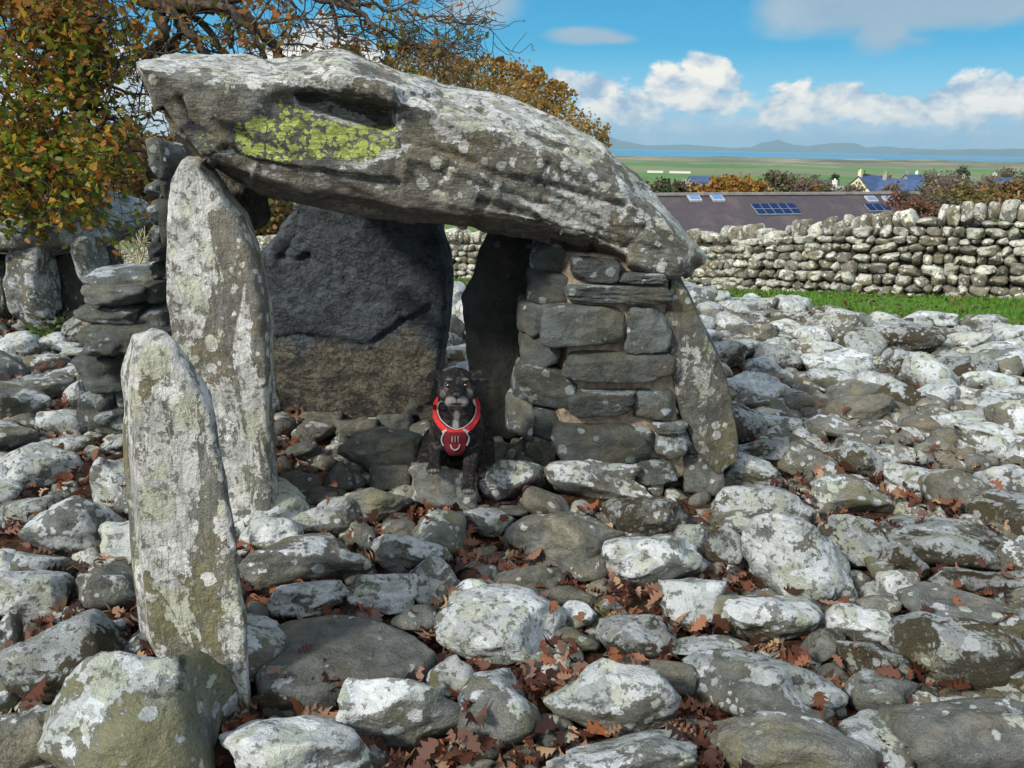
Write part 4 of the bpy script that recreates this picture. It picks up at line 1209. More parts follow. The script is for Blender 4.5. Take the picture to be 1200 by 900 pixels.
# rubble of smaller stones nobody could count: fills the seams and raises the far field
def build_rubble():
    mb_v, mb_f, n = [], [], 0
    V3, F3 = [], []
    for s in range(10):
        for lod in (2, 3):
            pass
    pr = {(s, lod): rock_shape(7000 + s, lod, p=random.choice([9, 14, 22]), planes=11, rough=0.05) for s in range(10) for lod in (2, 3)}
    c = 0
    for _ in range(20000):
        y = 1.3 + 8.7 * random.random() ** 0.8
        x = random.uniform(-0.8 * y - 0.3, 0.85 * y + 0.5)
        if y > min(9.5, 11.1 - 0.88 * x): continue
        if not visible(x, y, 60) : continue
        near = y < 3.6
        r = random.uniform(0.025, 0.07) if near else random.uniform(0.05, 0.12) if (x > 0.7 and y > 4) else random.uniform(0.03, 0.08)
        if near and vnoise(np.array([[x * 1.7, y * 1.7, 0.3]]))[0] < -0.30: continue
        if blocked(x, y, r * 0.35): continue
        if c > 3000: break
        c += 1
        V, Fc = pr[(c % 10, 3 if r * 900 / y > 16 else 2)]
        s = np.array([r * random.uniform(0.9, 1.35), r * random.uniform(0.8, 1.1), r * random.uniform(0.5, 0.8)])
        rot = Matrix.Rotation(random.uniform(0, 6.28), 3, 'Z') @ Matrix.Rotation(random.gauss(0, 0.3), 3, 'X')
        P = (V * s) @ np.array(rot).T + [x, y, gz(x, y) + r * random.uniform(0.0, 0.35)]
        mb_v.append(P); mb_f.append(Fc + n); n += len(P)
    V = np.vstack(mb_v); Fc = np.vstack(mb_f)
    o = mesh_obj('rubble', V, Fc, M['rubble'])
    tag(o, 'small loose cobbles filling the seams of the cairn', 'rubble', kind='stuff')
    CAIRN.append((V, Fc))
build_rubble()
# ------------------------------------------------------------------ drystone boundary wall
WALLPATH = [(13, 7.6), (9.5, 8.7), (6.35, 9.7), (5.6, 10.3), (4.8, 11.0), (3.9, 12.0), (3.1, 13.2), (1.6, 14.2), (-1.1, 15.7), (-7, 22.5), (-18.3, 38), (-24, 45)]
def wall_pt(s):
    for (a, b) in zip(WALLPATH[:-1], WALLPATH[1:]):
        L = math.dist(a, b)
        if s <= L: 
            f = s / L
            return a[0] + (b[0] - a[0]) * f, a[1] + (b[1] - a[1]) * f, ((b[0] - a[0]) / L, (b[1] - a[1]) / L)
        s -= L
    a, b = WALLPATH[-2:]; L = math.dist(a, b)
    return b[0], b[1], ((b[0] - a[0]) / L, (b[1] - a[1]) / L)
WALL_LEN = sum(math.dist(a, b) for a, b in zip(WALLPATH[:-1], WALLPATH[1:]))
def build_wall():
    p0 = wall_pt(7.0)
    root = empty('boundary_wall', (p0[0], p0[1], gz(p0[0], p0[1])), 'long drystone boundary wall of rounded pale stones beyond the cairn', 'stone wall')
    H_ = 1.24
    def top_at(y): return float(np.interp(y, [9, 10, 12, 14, 30, 45], [1.24, 1.18, 0.97, 0.94, 1.1, 1.2]))
    pr = {}
    for s in range(16):
        for lod in (2, 3):
            pr[(s, lod)] = rock_shape(9000 + s, lod, p=random.choice([8, 11, 18]), planes=11, rough=0.05, box=random.choice([0, 0, .05]))
    face_v, face_f, nf = [], [], 0
    cope_v, cope_f, nc = [], [], 0
    def place(s, z, w, h, dep, off, lod, tilt, cope=False):
        nonlocal nf, nc
        x, y, tdir = wall_pt(s)
        nrm = np.array([-tdir[1], tdir[0]]); 
        if nrm @ np.array([x, y]) > 0: nrm = -nrm       # towards the camera
        V, Fc = pr[(random.randrange(16), lod)]
        fx, fy = random.choice([-1, 1]), random.choice([-1, 1])
        ang = tilt
        P = V * np.array([fx * w / 2, fy * dep / 2, h / 2])
        if fx * fy < 0: Fc = Fc[:, ::-1]
        ct, st = math.cos(ang), math.sin(ang)
        P = P @ np.array([[ct, 0, st], [0, 1, 0], [-st, 0, ct]]).T
        g = gz(x, y)
        X = x + P[:, 0] * tdir[0] + (P[:, 1] + off) * nrm[0]
        Y = y + P[:, 0] * tdir[1] + (P[:, 1] + off) * nrm[1]
        Q = np.stack([X, Y, P[:, 2] + g + z], -1)
        if cope: cope_v.append(Q); cope_f.append(Fc + nc); nc += len(Q)
        else: face_v.append(Q); face_f.append(Fc + nf); nf += len(Q)
    for side in (1, -1):
        z = -0.05
        while z < H_ - 0.2:
            ch = random.uniform(0.08, 0.15) * (1.2 if z < 0.2 else 1.0)
            s = random.uniform(0, 0.2)
            w_skip = 0.3
            while s < WALL_LEN:
                x, y, _ = wall_pt(s)
                if y > 24 and side < 0: break
                if z > top_at(y) - 0.26: s += w_skip; continue
                w = random.uniform(0.09, 0.25) * (1.35 if random.random() < 0.14 else 1)
                big = random.random() < 0.12
                h = ch * random.uniform(0.85, 1.12) * (1.3 if big else 1)
                zz = z + ch / 2 + 0.025 * math.sin(s * 1.3 + z * 3) + random.uniform(-.02, .02)
                if side > 0 or y < 18:
                    place(s + w / 2, zz, w * 1.04, h * 1.03, 0.30, side * (0.22 - 0.07 * z + random.uniform(-.025, .02)), 3 if (side > 0 and y < 13.5) else 2, random.gauss(0, 0.12))
                s += w
            z += ch * 0.92
    s = 0
    while s < WALL_LEN:
        w = random.uniform(0.10, 0.19)
        h = random.uniform(0.22, 0.31)
        x, y, _ = wall_pt(s)
        lean = random.gauss(0.15, 0.22)
        if random.random() < 0.12: w, h = random.uniform(.2, .3), random.uniform(.14, .2)
        place(s + w / 2, top_at(y) - 0.24 + h / 2, w * 1.1, h, 0.42, 0.0, 3 if y < 13.5 else 2, lean, True)
        s += w
    o = mesh_obj('stonework', np.vstack(face_v), np.vstack(face_f), M['wall'], root)
    o = mesh_obj('coping', np.vstack(cope_v), np.vstack(cope_f), M['wall'], root)
    mb = MB(); s = 0
    while s < WALL_LEN - 0.6:
        x, y, td = wall_pt(s); x2, y2, _ = wall_pt(s + 0.6)
        g = min(gz(x, y), gz(x2, y2))
        mb.box(((x + x2) / 2, (y + y2) / 2, g + 0.32), (0.6, 0.30, 0.9), math.atan2(td[1], td[0])); s += 0.6
    mb.build('hearting', M['dark_core'], root, smooth=False)
M['dark_core'] = simple('wall_core', (0.02, 0.018, 0.015), (0.06, 0.055, 0.045), 20)
build_wall()

def build_grass():
    rg = np.random.default_rng(3)
    n = 34000
    y = rg.uniform(6.0, 17, n * 3); x = rg.uniform(-9, 11, n * 3)
    k = (y > np.minimum(9.3, 10.95 - 0.88 * x))
    # nearer than the wall
    wp = np.array(WALLPATH); ywall = np.interp(x, wp[::-1, 0], wp[::-1, 1])
    k &= y < ywall - 0.1
    px, py = to_px(np.stack([x, y, ground_z(x, y)], -1)); k &= (px > -40) & (px < 1240)
    x, y = x[k][:n], y[k][:n]; n = len(x)
    z = ground_z(x, y)
    hgt = rg.uniform(0.02, 0.07, n) * (1 + 0.6 * vnoise(np.stack([x, y, x * 0], -1) * 1.5)); a = rg.uniform(0, 6.28, n); w = rg.uniform(0.008, 0.018, n)
    lx, ly = rg.normal(0, 0.02, n), rg.normal(0, 0.02, n)
    A = np.stack([x - w * np.cos(a), y - w * np.sin(a), z - .005], -1); B = np.stack([x + w * np.cos(a), y + w * np.sin(a), z - .005], -1)
    C_ = np.stack([x + lx, y + ly, z + hgt], -1)
    V = np.stack([A, B, C_], 1).reshape(-1, 3); Fc = np.arange(len(V)).reshape(-1, 3)
    o = mesh_obj('grass', V, Fc, M['grass'], smooth=False)
    tag(o, 'bright green turf strip between cairn and drystone wall', 'grass', kind='stuff')
build_grass()
# ------------------------------------------------------------------ barn, houses and trees below the wall
M['slate'] = None
def slate_mat():
    m, t = material('roof_slate')
    tc = t.n('ShaderNodeTexCoord')
    P = tc.outputs['Object']
    br = t.n('ShaderNodeTexBrick', i={'Vector': t.n('ShaderNodeMapping', i={0: P, 3: (1, 1.3, 1)}).outputs[0], 'Scale': 2.4, 'Mortar Size': 0.012, 'Color1': (0.085, 0.072, 0.088, 1), 'Color2': (0.05, 0.043, 0.056, 1), 'Mortar': (0.03, 0.027, 0.034, 1)})
    n = t.noise(P, 0.6, 6, 0.6); n2 = t.noise(P, 9.0, 5, 0.7)
    c = t.mix(0.45, br.outputs[0], t.mix(n2, (0.03, 0.027, 0.035), (0.14, 0.12, 0.13)))
    c = t.mix(t.m('MULTIPLY', t.ss(n, 0.5, 0.7), 0.4), c, (0.17, 0.13, 0.125))
    finish(t, c, 0.8, bump=br.outputs['Fac'], dist=-0.02, strength=0.6)
    return m
M['slate'] = slate_mat()
M['blue_slate'] = simple('wet_blue_slate', (0.03, 0.055, 0.13), (0.055, 0.10, 0.21), 1.5, 0.6)
M['cream'] = simple('cream_render', (0.62, 0.55, 0.34), (0.70, 0.64, 0.42), 0.5, 0.9)
M['white'] = simple('white_render', (0.66, 0.65, 0.60), (0.76, 0.75, 0.70), 0.6, 0.9)
M['brownstone'] = simple('rubble_stone_wall', (0.22, 0.18, 0.13), (0.40, 0.33, 0.25), 2.5, 0.9)
M['greystone'] = simple('grey_stone_wall', (0.20, 0.19, 0.18), (0.34, 0.32, 0.30), 2.5, 0.9)
M['panel'] = simple('solar_glass', (0.008, 0.022, 0.085), (0.012, 0.03, 0.10), 3.0, 0.55, spec=0.05)
M['alu'] = simple('aluminium', (0.15, 0.18, 0.24), (0.2, 0.24, 0.3), 3.0, 0.4)
M['glass'] = simple('window_glass', (0.02, 0.03, 0.045), (0.04, 0.06, 0.09), 1.0, 0.15, spec=0.7)
M['frame'] = simple('white_paint', (0.72, 0.73, 0.74), (0.8, 0.8, 0.8), 3.0, 0.5)
M['wood'] = simple('weathered_wood', (0.13, 0.10, 0.07), (0.26, 0.21, 0.16), 20.0, 0.9)

def local(root, P, rz):
    P = np.asarray(P, float); c, s = math.cos(rz), math.sin(rz)
    return np.stack([P[..., 0] * c - P[..., 1] * s + root.location.x, P[..., 0] * s + P[..., 1] * c + root.location.y, P[..., 2] + root.location.z], -1)

class LB(MB):
    """boxes and polygons in a building's own frame"""
    def __init__(s, root, rz): super().__init__(); s.root, s.rz = root, rz
    def lbox(s, c, d):
        x, y, z = d[0] / 2, d[1] / 2, d[2] / 2
        P = np.array([(-x, -y, -z), (x, -y, -z), (x, y, -z), (-x, y, -z), (-x, -y, z), (x, -y, z), (x, y, z), (-x, y, z)]) + np.array(c)
        s.add(local(s.root, P, s.rz), [(0, 3, 2, 1), (4, 5, 6, 7), (0, 1, 5, 4), (1, 2, 6, 5), (2, 3, 7, 6), (3, 0, 4, 7)])
    def poly(s, P, Fc): s.add(local(s.root, P, s.rz), Fc)
    def done(s, name, mat, parent=None): return s.build(name, mat, parent or s.root, smooth=False)

def house(px, y, ztop_px, L, Wd, wallh, roofh, rz, wall, roof, label, chim=1, cat='house', gable_win=True, nwin=3):
    """gabled house; ztop_px = row of its ridge in the photo"""
    p = at(px, ztop_px, y)
    zb = p[2] - wallh - roofh
    root = empty('house', (p[0], p[1], zb), label, cat)
    b = LB(root, rz)
    x, w = L / 2, Wd / 2
    b.poly([(-x, -w, -3), (x, -w, -3), (x, w, -3), (-x, w, -3), (-x, -w, wallh), (x, -w, wallh), (x, w, wallh), (-x, w, wallh), (-x, 0, wallh + roofh), (x, 0, wallh + roofh)],
           [(0, 1, 5, 4), (2, 3, 7, 6), (3, 0, 4, 8, 7), (1, 2, 6, 9, 5), (0, 3, 2, 1)])
    b.done('wall', wall)
    b = LB(root, rz); o = 0.35; th = 0.18; k = roofh / w
    for sg in (-1, 1):
        b.poly([(-x - o, sg * (w + o), wallh - o * k + 0.05), (x + o, sg * (w + o), wallh - o * k + 0.05), (x + o, 0, wallh + roofh + 0.05), (-x - o, 0, wallh + roofh + 0.05),
                (-x - o, sg * (w + o), wallh - o * k + 0.05 + th), (x + o, sg * (w + o), wallh - o * k + 0.05 + th), (x + o, 0, wallh + roofh + 0.05 + th), (-x - o, 0, wallh + roofh + 0.05 + th)],
               [(0, 1, 2, 3), (4, 7, 6, 5), (0, 4, 5, 1), (1, 5, 6, 2), (0, 3, 7, 4), (2, 6, 7, 3)])
    rf = b.done('roof', roof)
    for c in range(chim):
        b = LB(root, rz); xx = (x - 0.5) * (1 if c else -1)
        b.lbox((xx, 0, wallh + roofh + 0.5), (0.9, 0.8, 1.7)); b.lbox((xx, 0, wallh + roofh + 1.4), (1.05, 0.95, 0.14))
        b.lbox((xx, 0, wallh + roofh + 1.65), (0.3, 0.3, 0.4)); ch = b.done('chimney', wall)
    for i in range(nwin):
        for zz in ([1.3] if wallh < 3.6 else [1.3, 3.9]):
            xx = (i - (nwin - 1) / 2) * L / nwin
            for sg in (-1,):
                b = LB(root, rz); b.lbox((xx, sg * (w + 0.02), zz), (1.2, 0.1, 1.3)); f = b.done('window', M['frame'])
                b = LB(root, rz); b.lbox((xx, sg * (w + 0.08), zz), (0.95, 0.06, 1.05)); b.done('pane', M['glass'], f)
    if gable_win:
        for sg in (-1, 1):
            b = LB(root, rz); b.lbox((sg * (x + 0.02), 0, wallh * 0.55), (0.1, 1.1, 1.3)); f = b.done('window', M['frame'])
            b = LB(root, rz); b.lbox((sg * (x + 0.08), 0, wallh * 0.55), (0.06, 0.85, 1.05)); b.done('pane', M['glass'], f)
    return root

def build_barn():
    y = 44.0
    a = at(700, 229, y); b_ = at(1068, 232.5, 52.0)
    L = math.dist(a[:2], b_[:2]) + 0.5; rz = math.atan2(b_[1] - a[1], b_[0] - a[0])
    c = (a + b_) / 2
    hr = 3.3; wd = 5.2; wallh = 3.2
    zr = (a[2] + b_[2]) / 2
    root = empty('barn', (c[0], c[1], zr - hr - wallh), 'long slate roofed barn below the wall with solar panels and skylights', 'barn')
    x, w = L / 2, wd
    b = LB(root, rz)
    b.poly([(-x, -w, -4), (x, -w, -4), (x, w, -4), (-x, w, -4), (-x, -w, wallh), (x, -w, wallh), (x, w, wallh), (-x, w, wallh), (-x, 0, wallh + hr), (x, 0, wallh + hr)],
           [(0, 1, 5, 4), (2, 3, 7, 6), (3, 0, 4, 8, 7), (1, 2, 6, 9, 5), (0, 3, 2, 1)])
    b.done('wall', M['greystone'])
    k = hr / w
    def slope(u, f, lift):      # u along, f 0 at ridge .. 1 at eaves (camera side)
        return (u, -w * f, wallh + hr * (1 - f) + lift)
    b = LB(root, rz); o = 0.3
    for sg in (-1, 1):
        b.poly([(-x - o, sg * (w + o), wallh - o * k + 0.04), (x + o, sg * (w + o), wallh - o * k + 0.04), (x + o, 0, wallh + hr + 0.04), (-x - o, 0, wallh + hr + 0.04),
                (-x - o, sg * (w + o), wallh - o * k + 0.16), (x + o, sg * (w + o), wallh - o * k + 0.16), (x + o, 0, wallh + hr + 0.16), (-x - o, 0, wallh + hr + 0.16)],
               [(0, 1, 2, 3), (4, 7, 6, 5), (0, 4, 5, 1), (1, 5, 6, 2), (0, 3, 7, 4), (2, 6, 7, 3)])
    rf = b.done('roof', M['slate'])
    b = LB(root, rz); b.lbox((0, 0, wallh + hr + 0.2), (L + 0.5, 0.35, 0.14)); b.done('ridge', M['greystone'])
    def u_of(px, row):          # position along the ridge for a photo column at that row
        d = ray(px, row)
        # intersect with the roof plane
        n = np.array([0, -hr, -w]); n = np.array([0, hr / w, -1.0])
        nn = np.array([n[0] * math.cos(rz) - n[1] * math.sin(rz), n[0] * math.sin(rz) + n[1] * math.cos(rz), n[2]])
        p0 = np.array([c[0], c[1], zr]); s = ((p0 - np.array([0, 0, CAMZ])) @ nn) / (d @ nn)
        q = np.array([0, 0, CAMZ]) + d * s - p0
        u = q[0] * math.cos(rz) + q[1] * math.sin(rz); v = -q[0] * math.sin(rz) + q[1] * math.cos(rz)
        return u, -v / w
    def patch(name, cs, mat, t0, t1, parent):
        P = [slope(u, f, t0) for u, f in cs] + [slope(u, f, t1) for u, f in cs]
        bb = LB(root, rz); bb.poly(P, [(3, 2, 1, 0), (4, 5, 6, 7), (0, 1, 5, 4), (1, 2, 6, 5), (2, 3, 7, 6), (3, 0, 4, 7)])
        return bb.done(name, mat, parent)
    for (pa, pb, ra, rb) in [(803, 813, 232, 240), (830, 840, 232, 240), (1012, 1020, 234.5, 240.5), (1032, 1040, 234.5, 240.5)]:
        u0, f0 = u_of(pa, ra); u1, f1 = u_of(pb, rb)
        if u1 - u0 < 0.5: u1 = u0 + 0.8
        cs = [(u0, f1), (u1, f1), (u1, f0), (u0, f0)]
        fr = patch('skylight', cs, M['sky_frame'], 0.17, 0.26, root)
        g = 0.1
        cs = [(u0 + g, f1 - .02), (u1 - g, f1 - .02), (u1 - g, f0 + .02), (u0 + g, f0 + .02)]
        patch('pane', cs, M['sky_pane'], 0.262, 0.29, fr)
    for (pa, pb, ra, rb, nx, ny) in [(879, 940, 244.5, 256, 5, 2), (1012, 1046, 244.5, 252, 3, 1)]:
        u0, f0 = u_of(pa, ra); u1, f1 = u_of(pb, rb)
        for i in range(nx):
            for j in range(ny):
                ua, ub = u0 + (u1 - u0) * i / nx, u0 + (u1 - u0) * (i + 1) / nx - 0.02
                fa, fb = f0 + (f1 - f0) * j / ny, f0 + (f1 - f0) * (j + 1) / ny - 0.006
                pn = patch('solar_panel', [(ua, fb), (ub, fb), (ub, fa), (ua, fa)], M['alu'], 0.20, 0.26, root)
                patch('cell_sheet', [(ua + .04, fb - .006), (ub - .04, fb - .006), (ub - .04, fa + .006), (ua + .04, fa + .006)], M['panel'], 0.27, 0.30, pn)
M['sky_frame'] = simple('skylight_frame', (0.30, 0.31, 0.33), (0.42, 0.43, 0.45), 3.0, 0.6)
M['sky_pane'] = simple('roof_window_glass', (0.10, 0.22, 0.48), (0.13, 0.24, 0.45), 1.0, 0.5, spec=0.1)
build_barn()

house(1020, 205, 207, 10, 7.5, 3.3, 3.4, R(35), M['cream'], M['blue_slate'], 'cream gabled house with wet blue slate roof, nearest of the pale ones', 1)
house(1058, 190, 211, 9, 7.0, 4.2, 3.0, R(-42), M['brownstone'], M['blue_slate'], 'brown stone house with bright blue roof beside the cream one', 1)
house(988, 190, 219, 5.5, 5, 3.0, 0.5, R(8), M['white'], M['greystone'], 'small white flat topped annex with tall chimney', 1)
house(1075, 290, 205, 9, 7, 3.3, 2.8, R(12), M['greystone'], M['blue_slate'], 'grey house with dark slate roof behind the brown stone house', 1)
house(1088, 300, 206, 9, 7, 3.3, 3.0, R(-30), M['white'], M['slate'], 'white house end between trees right of the brown stone house', 1)
house(1113, 330, 207, 11, 7, 4.5, 3.6, R(-60), M['white'], M['slate'], 'white house behind bare trees with steep gable', 1)
house(1132, 240, 211, 8, 6.5, 3.3, 2.8, R(50), M['brownstone'], M['slate'], 'small stone house with reddish gable at right', 1)
house(1178, 260, 209, 9, 7, 3.3, 3.0, R(10), M['white'], M['blue_slate'], 'white fronted house with blue roof near the right margin', 1)
house(825, 400, 207, 14, 9, 2.8, 2.6, R(4), M['greystone'], M['blue_slate'], 'low farmhouse with pale blue roof beyond the orange trees', 0)
house(810, 410, 211, 9, 7, 2.8, 2.0, R(0), M['white'], M['greystone'], 'low white farm building left of the pale blue roof', 0)
house(964, 330, 211, 12, 7, 3.0, 2.5, R(6), M['greystone'], M['slate'], 'grey farm shed left of the cream house', 0)
house(905, 420, 213, 10, 7, 3.0, 2.0, R(0), M['white'], M['slate'], 'tiny pale cottage behind the orange trees', 0)
house(856, 78, 216.5, 4.0, 3.4, 2.4, 1.5, R(20), M['brownstone'], M['slate'], 'stone outbuilding peeping between the orange trees', 0)

def build_caravans():
    first = None
    for i, (px, row) in enumerate([(762, 197), (768, 197.2), (774, 197.4), (788, 198.4), (794, 198.6), (800, 198.7), (806, 198.9), (1064, 203), (1127, 205)]):
        p = at(px, row, 1150.0)
        if first is None:
            b = MB(); b.box((p[0], p[1], -31.2), (7.4, 4.0, 2.7)); b.box((p[0], p[1], -29.8), (7.8, 4.3, 0.3))
            o = b.build('static_caravan', M['white'], origin=(p[0], p[1], -33), smooth=False); first = o
        else:
            o = first.copy(); COL.objects.link(o); o.location = (p[0], p[1], -33)
        tag(o, 'tiny white static caravan far off on the green plain', 'caravan', 'caravans far off on the plain')
build_caravans()

# ------------------------------------------------------------------ trees
def limbs(mb, p, d, length, r, depth, rg, tips, spread=0.55, lift=0.12, split=3, droop=0.0):
    """recursive branching; collects tube geometry and twig tips"""
    n = 4; pts = [p.copy()]; q = p.copy(); dd = d.copy()
    for i in range(n):
        dd = dd + rg.normal(0, 0.16, 3) + np.array([0, 0, lift - droop]); dd /= np.linalg.norm(dd)
        q = q + dd * length / n; pts.append(q.copy())
    rad = np.linspace(r, r * 0.62, n + 1)
    mb.tube(pts, rad, 6 if depth > 1 else 4, cap=False)
    if depth == 0:
        tips.append((q, dd)); tips.append((pts[2], dd)); return
    for k in range(split):
        e = dd + rg.normal(0, spread, 3); e /= np.linalg.norm(e)
        st = pts[-1] if k < 2 else pts[2]
        limbs(mb, st, e, length * rg.uniform(0.62, 0.85), r * 0.6, depth - 1, rg, tips, spread, lift, split, droop)

LEAF5 = np.array([(0, 0, 0), (0.45, 0.30, 0.05), (0.35, 0.75, 0.0), (0, 1.0, -0.08), (-0.35, 0.72, 0.02), (-0.45, 0.32, 0.05)])
OAKS = np.array([(0, -0.16, 0), (0.05, 0.0, 0), (0.17, 0.10, .02), (0.27, 0.32, .04), (0.17, 0.42, 0), (0.33, 0.58, .05), (0.26, 0.82, .03), (0, 1.0, -.02),
                 (-0.26, 0.80, .03), (-0.33, 0.56, .05), (-0.17, 0.42, 0), (-0.27, 0.30, .04), (-0.17, 0.10, .02), (-0.05, 0.0, 0)])
def _oak():
    """outline of an oak leaf with rounded lobes and a short stalk"""
    r = [(0.012, -0.17, 0)]
    for k in range(19):
        s = k / 18.0
        env = 0.06 + 0.30 * math.sin(math.pi * min(1, s * 0.93 + 0.02)) ** 0.8 * (0.62 + 0.5 * s)
        r.append((env * (0.76 + 0.26 * math.cos(2 * math.pi * (4.0 * s - 0.62))), s * 0.98 + 0.01, 0))
    L_ = [(-a, b, c) for a, b, c in r[::-1]]
    return np.array(r + [(0, 1.02, 0)] + L_)
OAK = _oak()
def leaves_mesh(C_, size, rg, shape=LEAF5, up=None, tilt=1.0, curl=0.0):
    """many leaves at once: centres (N,3), size (N,), random turn"""
    n = len(C_); k = len(shape)
    size = np.broadcast_to(size, (n,))
    a = rg.uniform(0, 2 * math.pi, n); b = rg.normal(0, tilt, n); c = rg.normal(0, tilt * 0.7, n)
    S = shape[None] * np.ones((n, 1, 1))
    if curl:
        fo = rg.uniform(-0.1, 0.75, n)[:, None]; S = S.copy(); S[:, :, 2] += fo * np.abs(S[:, :, 0])
        cu = rg.uniform(-curl, curl, n)[:, None]; cl = rg.uniform(-curl, curl, n)[:, None]
        S = S.copy(); S[:, :, 2] += cu * (S[:, :, 0] ** 2) * 3 + cl * ((S[:, :, 1] - 0.5) ** 2)
    S = S * size[:, None, None]
    def rot(S, ang, i, j):
        c_, s_ = np.cos(ang)[:, None], np.sin(ang)[:, None]
        A, B = S[:, :, i].copy(), S[:, :, j].copy()
        S[:, :, i] = A * c_ - B * s_; S[:, :, j] = A * s_ + B * c_
    rot(S, b, 1, 2); rot(S, c, 0, 2); rot(S, a, 0, 1)
    V = (S + C_[:, None, :]).reshape(-1, 3)
    return V, np.arange(n * k).reshape(n, k)

def tree(x, y, zb, h, w, leafmat, label, seed, n=2500, leaf=0.18, trunk=0.25, low=0.25, name='tree', group=None, bare=False, barkmat=None, flat=1.0):
    rg = np.random.default_rng(seed)
    root = empty(name, (x, y, zb), label, 'tree', group)
    mb = MB(); tips = []
    top = h * 0.45
    mb.tube([(x, y, zb - 0.4), (x + rg.normal(0, .1), y, zb + h * 0.2), (x + rg.normal(0, .2), y + rg.normal(0, .2), zb + top)], [trunk, trunk * 0.8, trunk * 0.6], 8, cap=False)
    for k in range(5):
        d = np.array([math.cos(k * 1.3) * 0.8, math.sin(k * 1.3) * 0.8, 0.7 + rg.uniform(0, .5)]); d /= np.linalg.norm(d)
        limbs(mb, np.array([x, y, zb + h * rg.uniform(0.2, 0.42)]), d, h * 0.26, trunk * 0.5, 3 if bare else 2, rg, tips, 0.5, 0.08)
    mb.build('trunk', barkmat or M['bark'], root)
    # crown: leaf clumps spread through an uneven volume
    nb = 26
    cen = rg.normal(size=(nb, 3)); cen /= np.linalg.norm(cen, axis=1)[:, None]
    cen *= rg.uniform(0.35, 0.95, nb)[:, None]
    cc = np.array([x, y, zb + h * (low + (1 - low) / 2)]); ext = np.array([w / 2, w / 2, h * (1 - low) / 2])
    cen = cc + cen * ext * 0.86; cr = rg.uniform(0.16, 0.32, nb) * min(w, h)
    which = rg.integers(0, nb, n)
    off = rg.normal(size=(n, 3)); off /= np.linalg.norm(off, axis=1)[:, None]; off *= rg.uniform(0.3, 1.0, n)[:, None] ** 0.5
    off[:, 2] *= 0.75 * flat
    P = cen[which] + off * cr[which][:, None]
    keep = fbm(P / (w * 0.11) + seed, 2) > (-0.12 if not bare else 0.05)
    P = P[keep]
    V, Fc = leaves_mesh(P, rg.uniform(0.7, 1.3, len(P)) * leaf, rg)
    mesh_obj('crown', V, Fc, leafmat, root, smooth=False)
    return root

def tree_px(px, top, bot, y, wpx, leafmat, label, seed, **kw):
    """tree whose crown spans photo rows top..bot at column px"""
    p = at(px, top, y); q = at(px, bot, y); g = gz(p[0], p[1])
    zb = min(q[2], p[2] - 1.0)
    h = p[2] - zb
    w = wpx * y / F / math.cos(PITCH)
    return tree(p[0], p[1], zb, h, w, leafmat, label, seed, **kw)

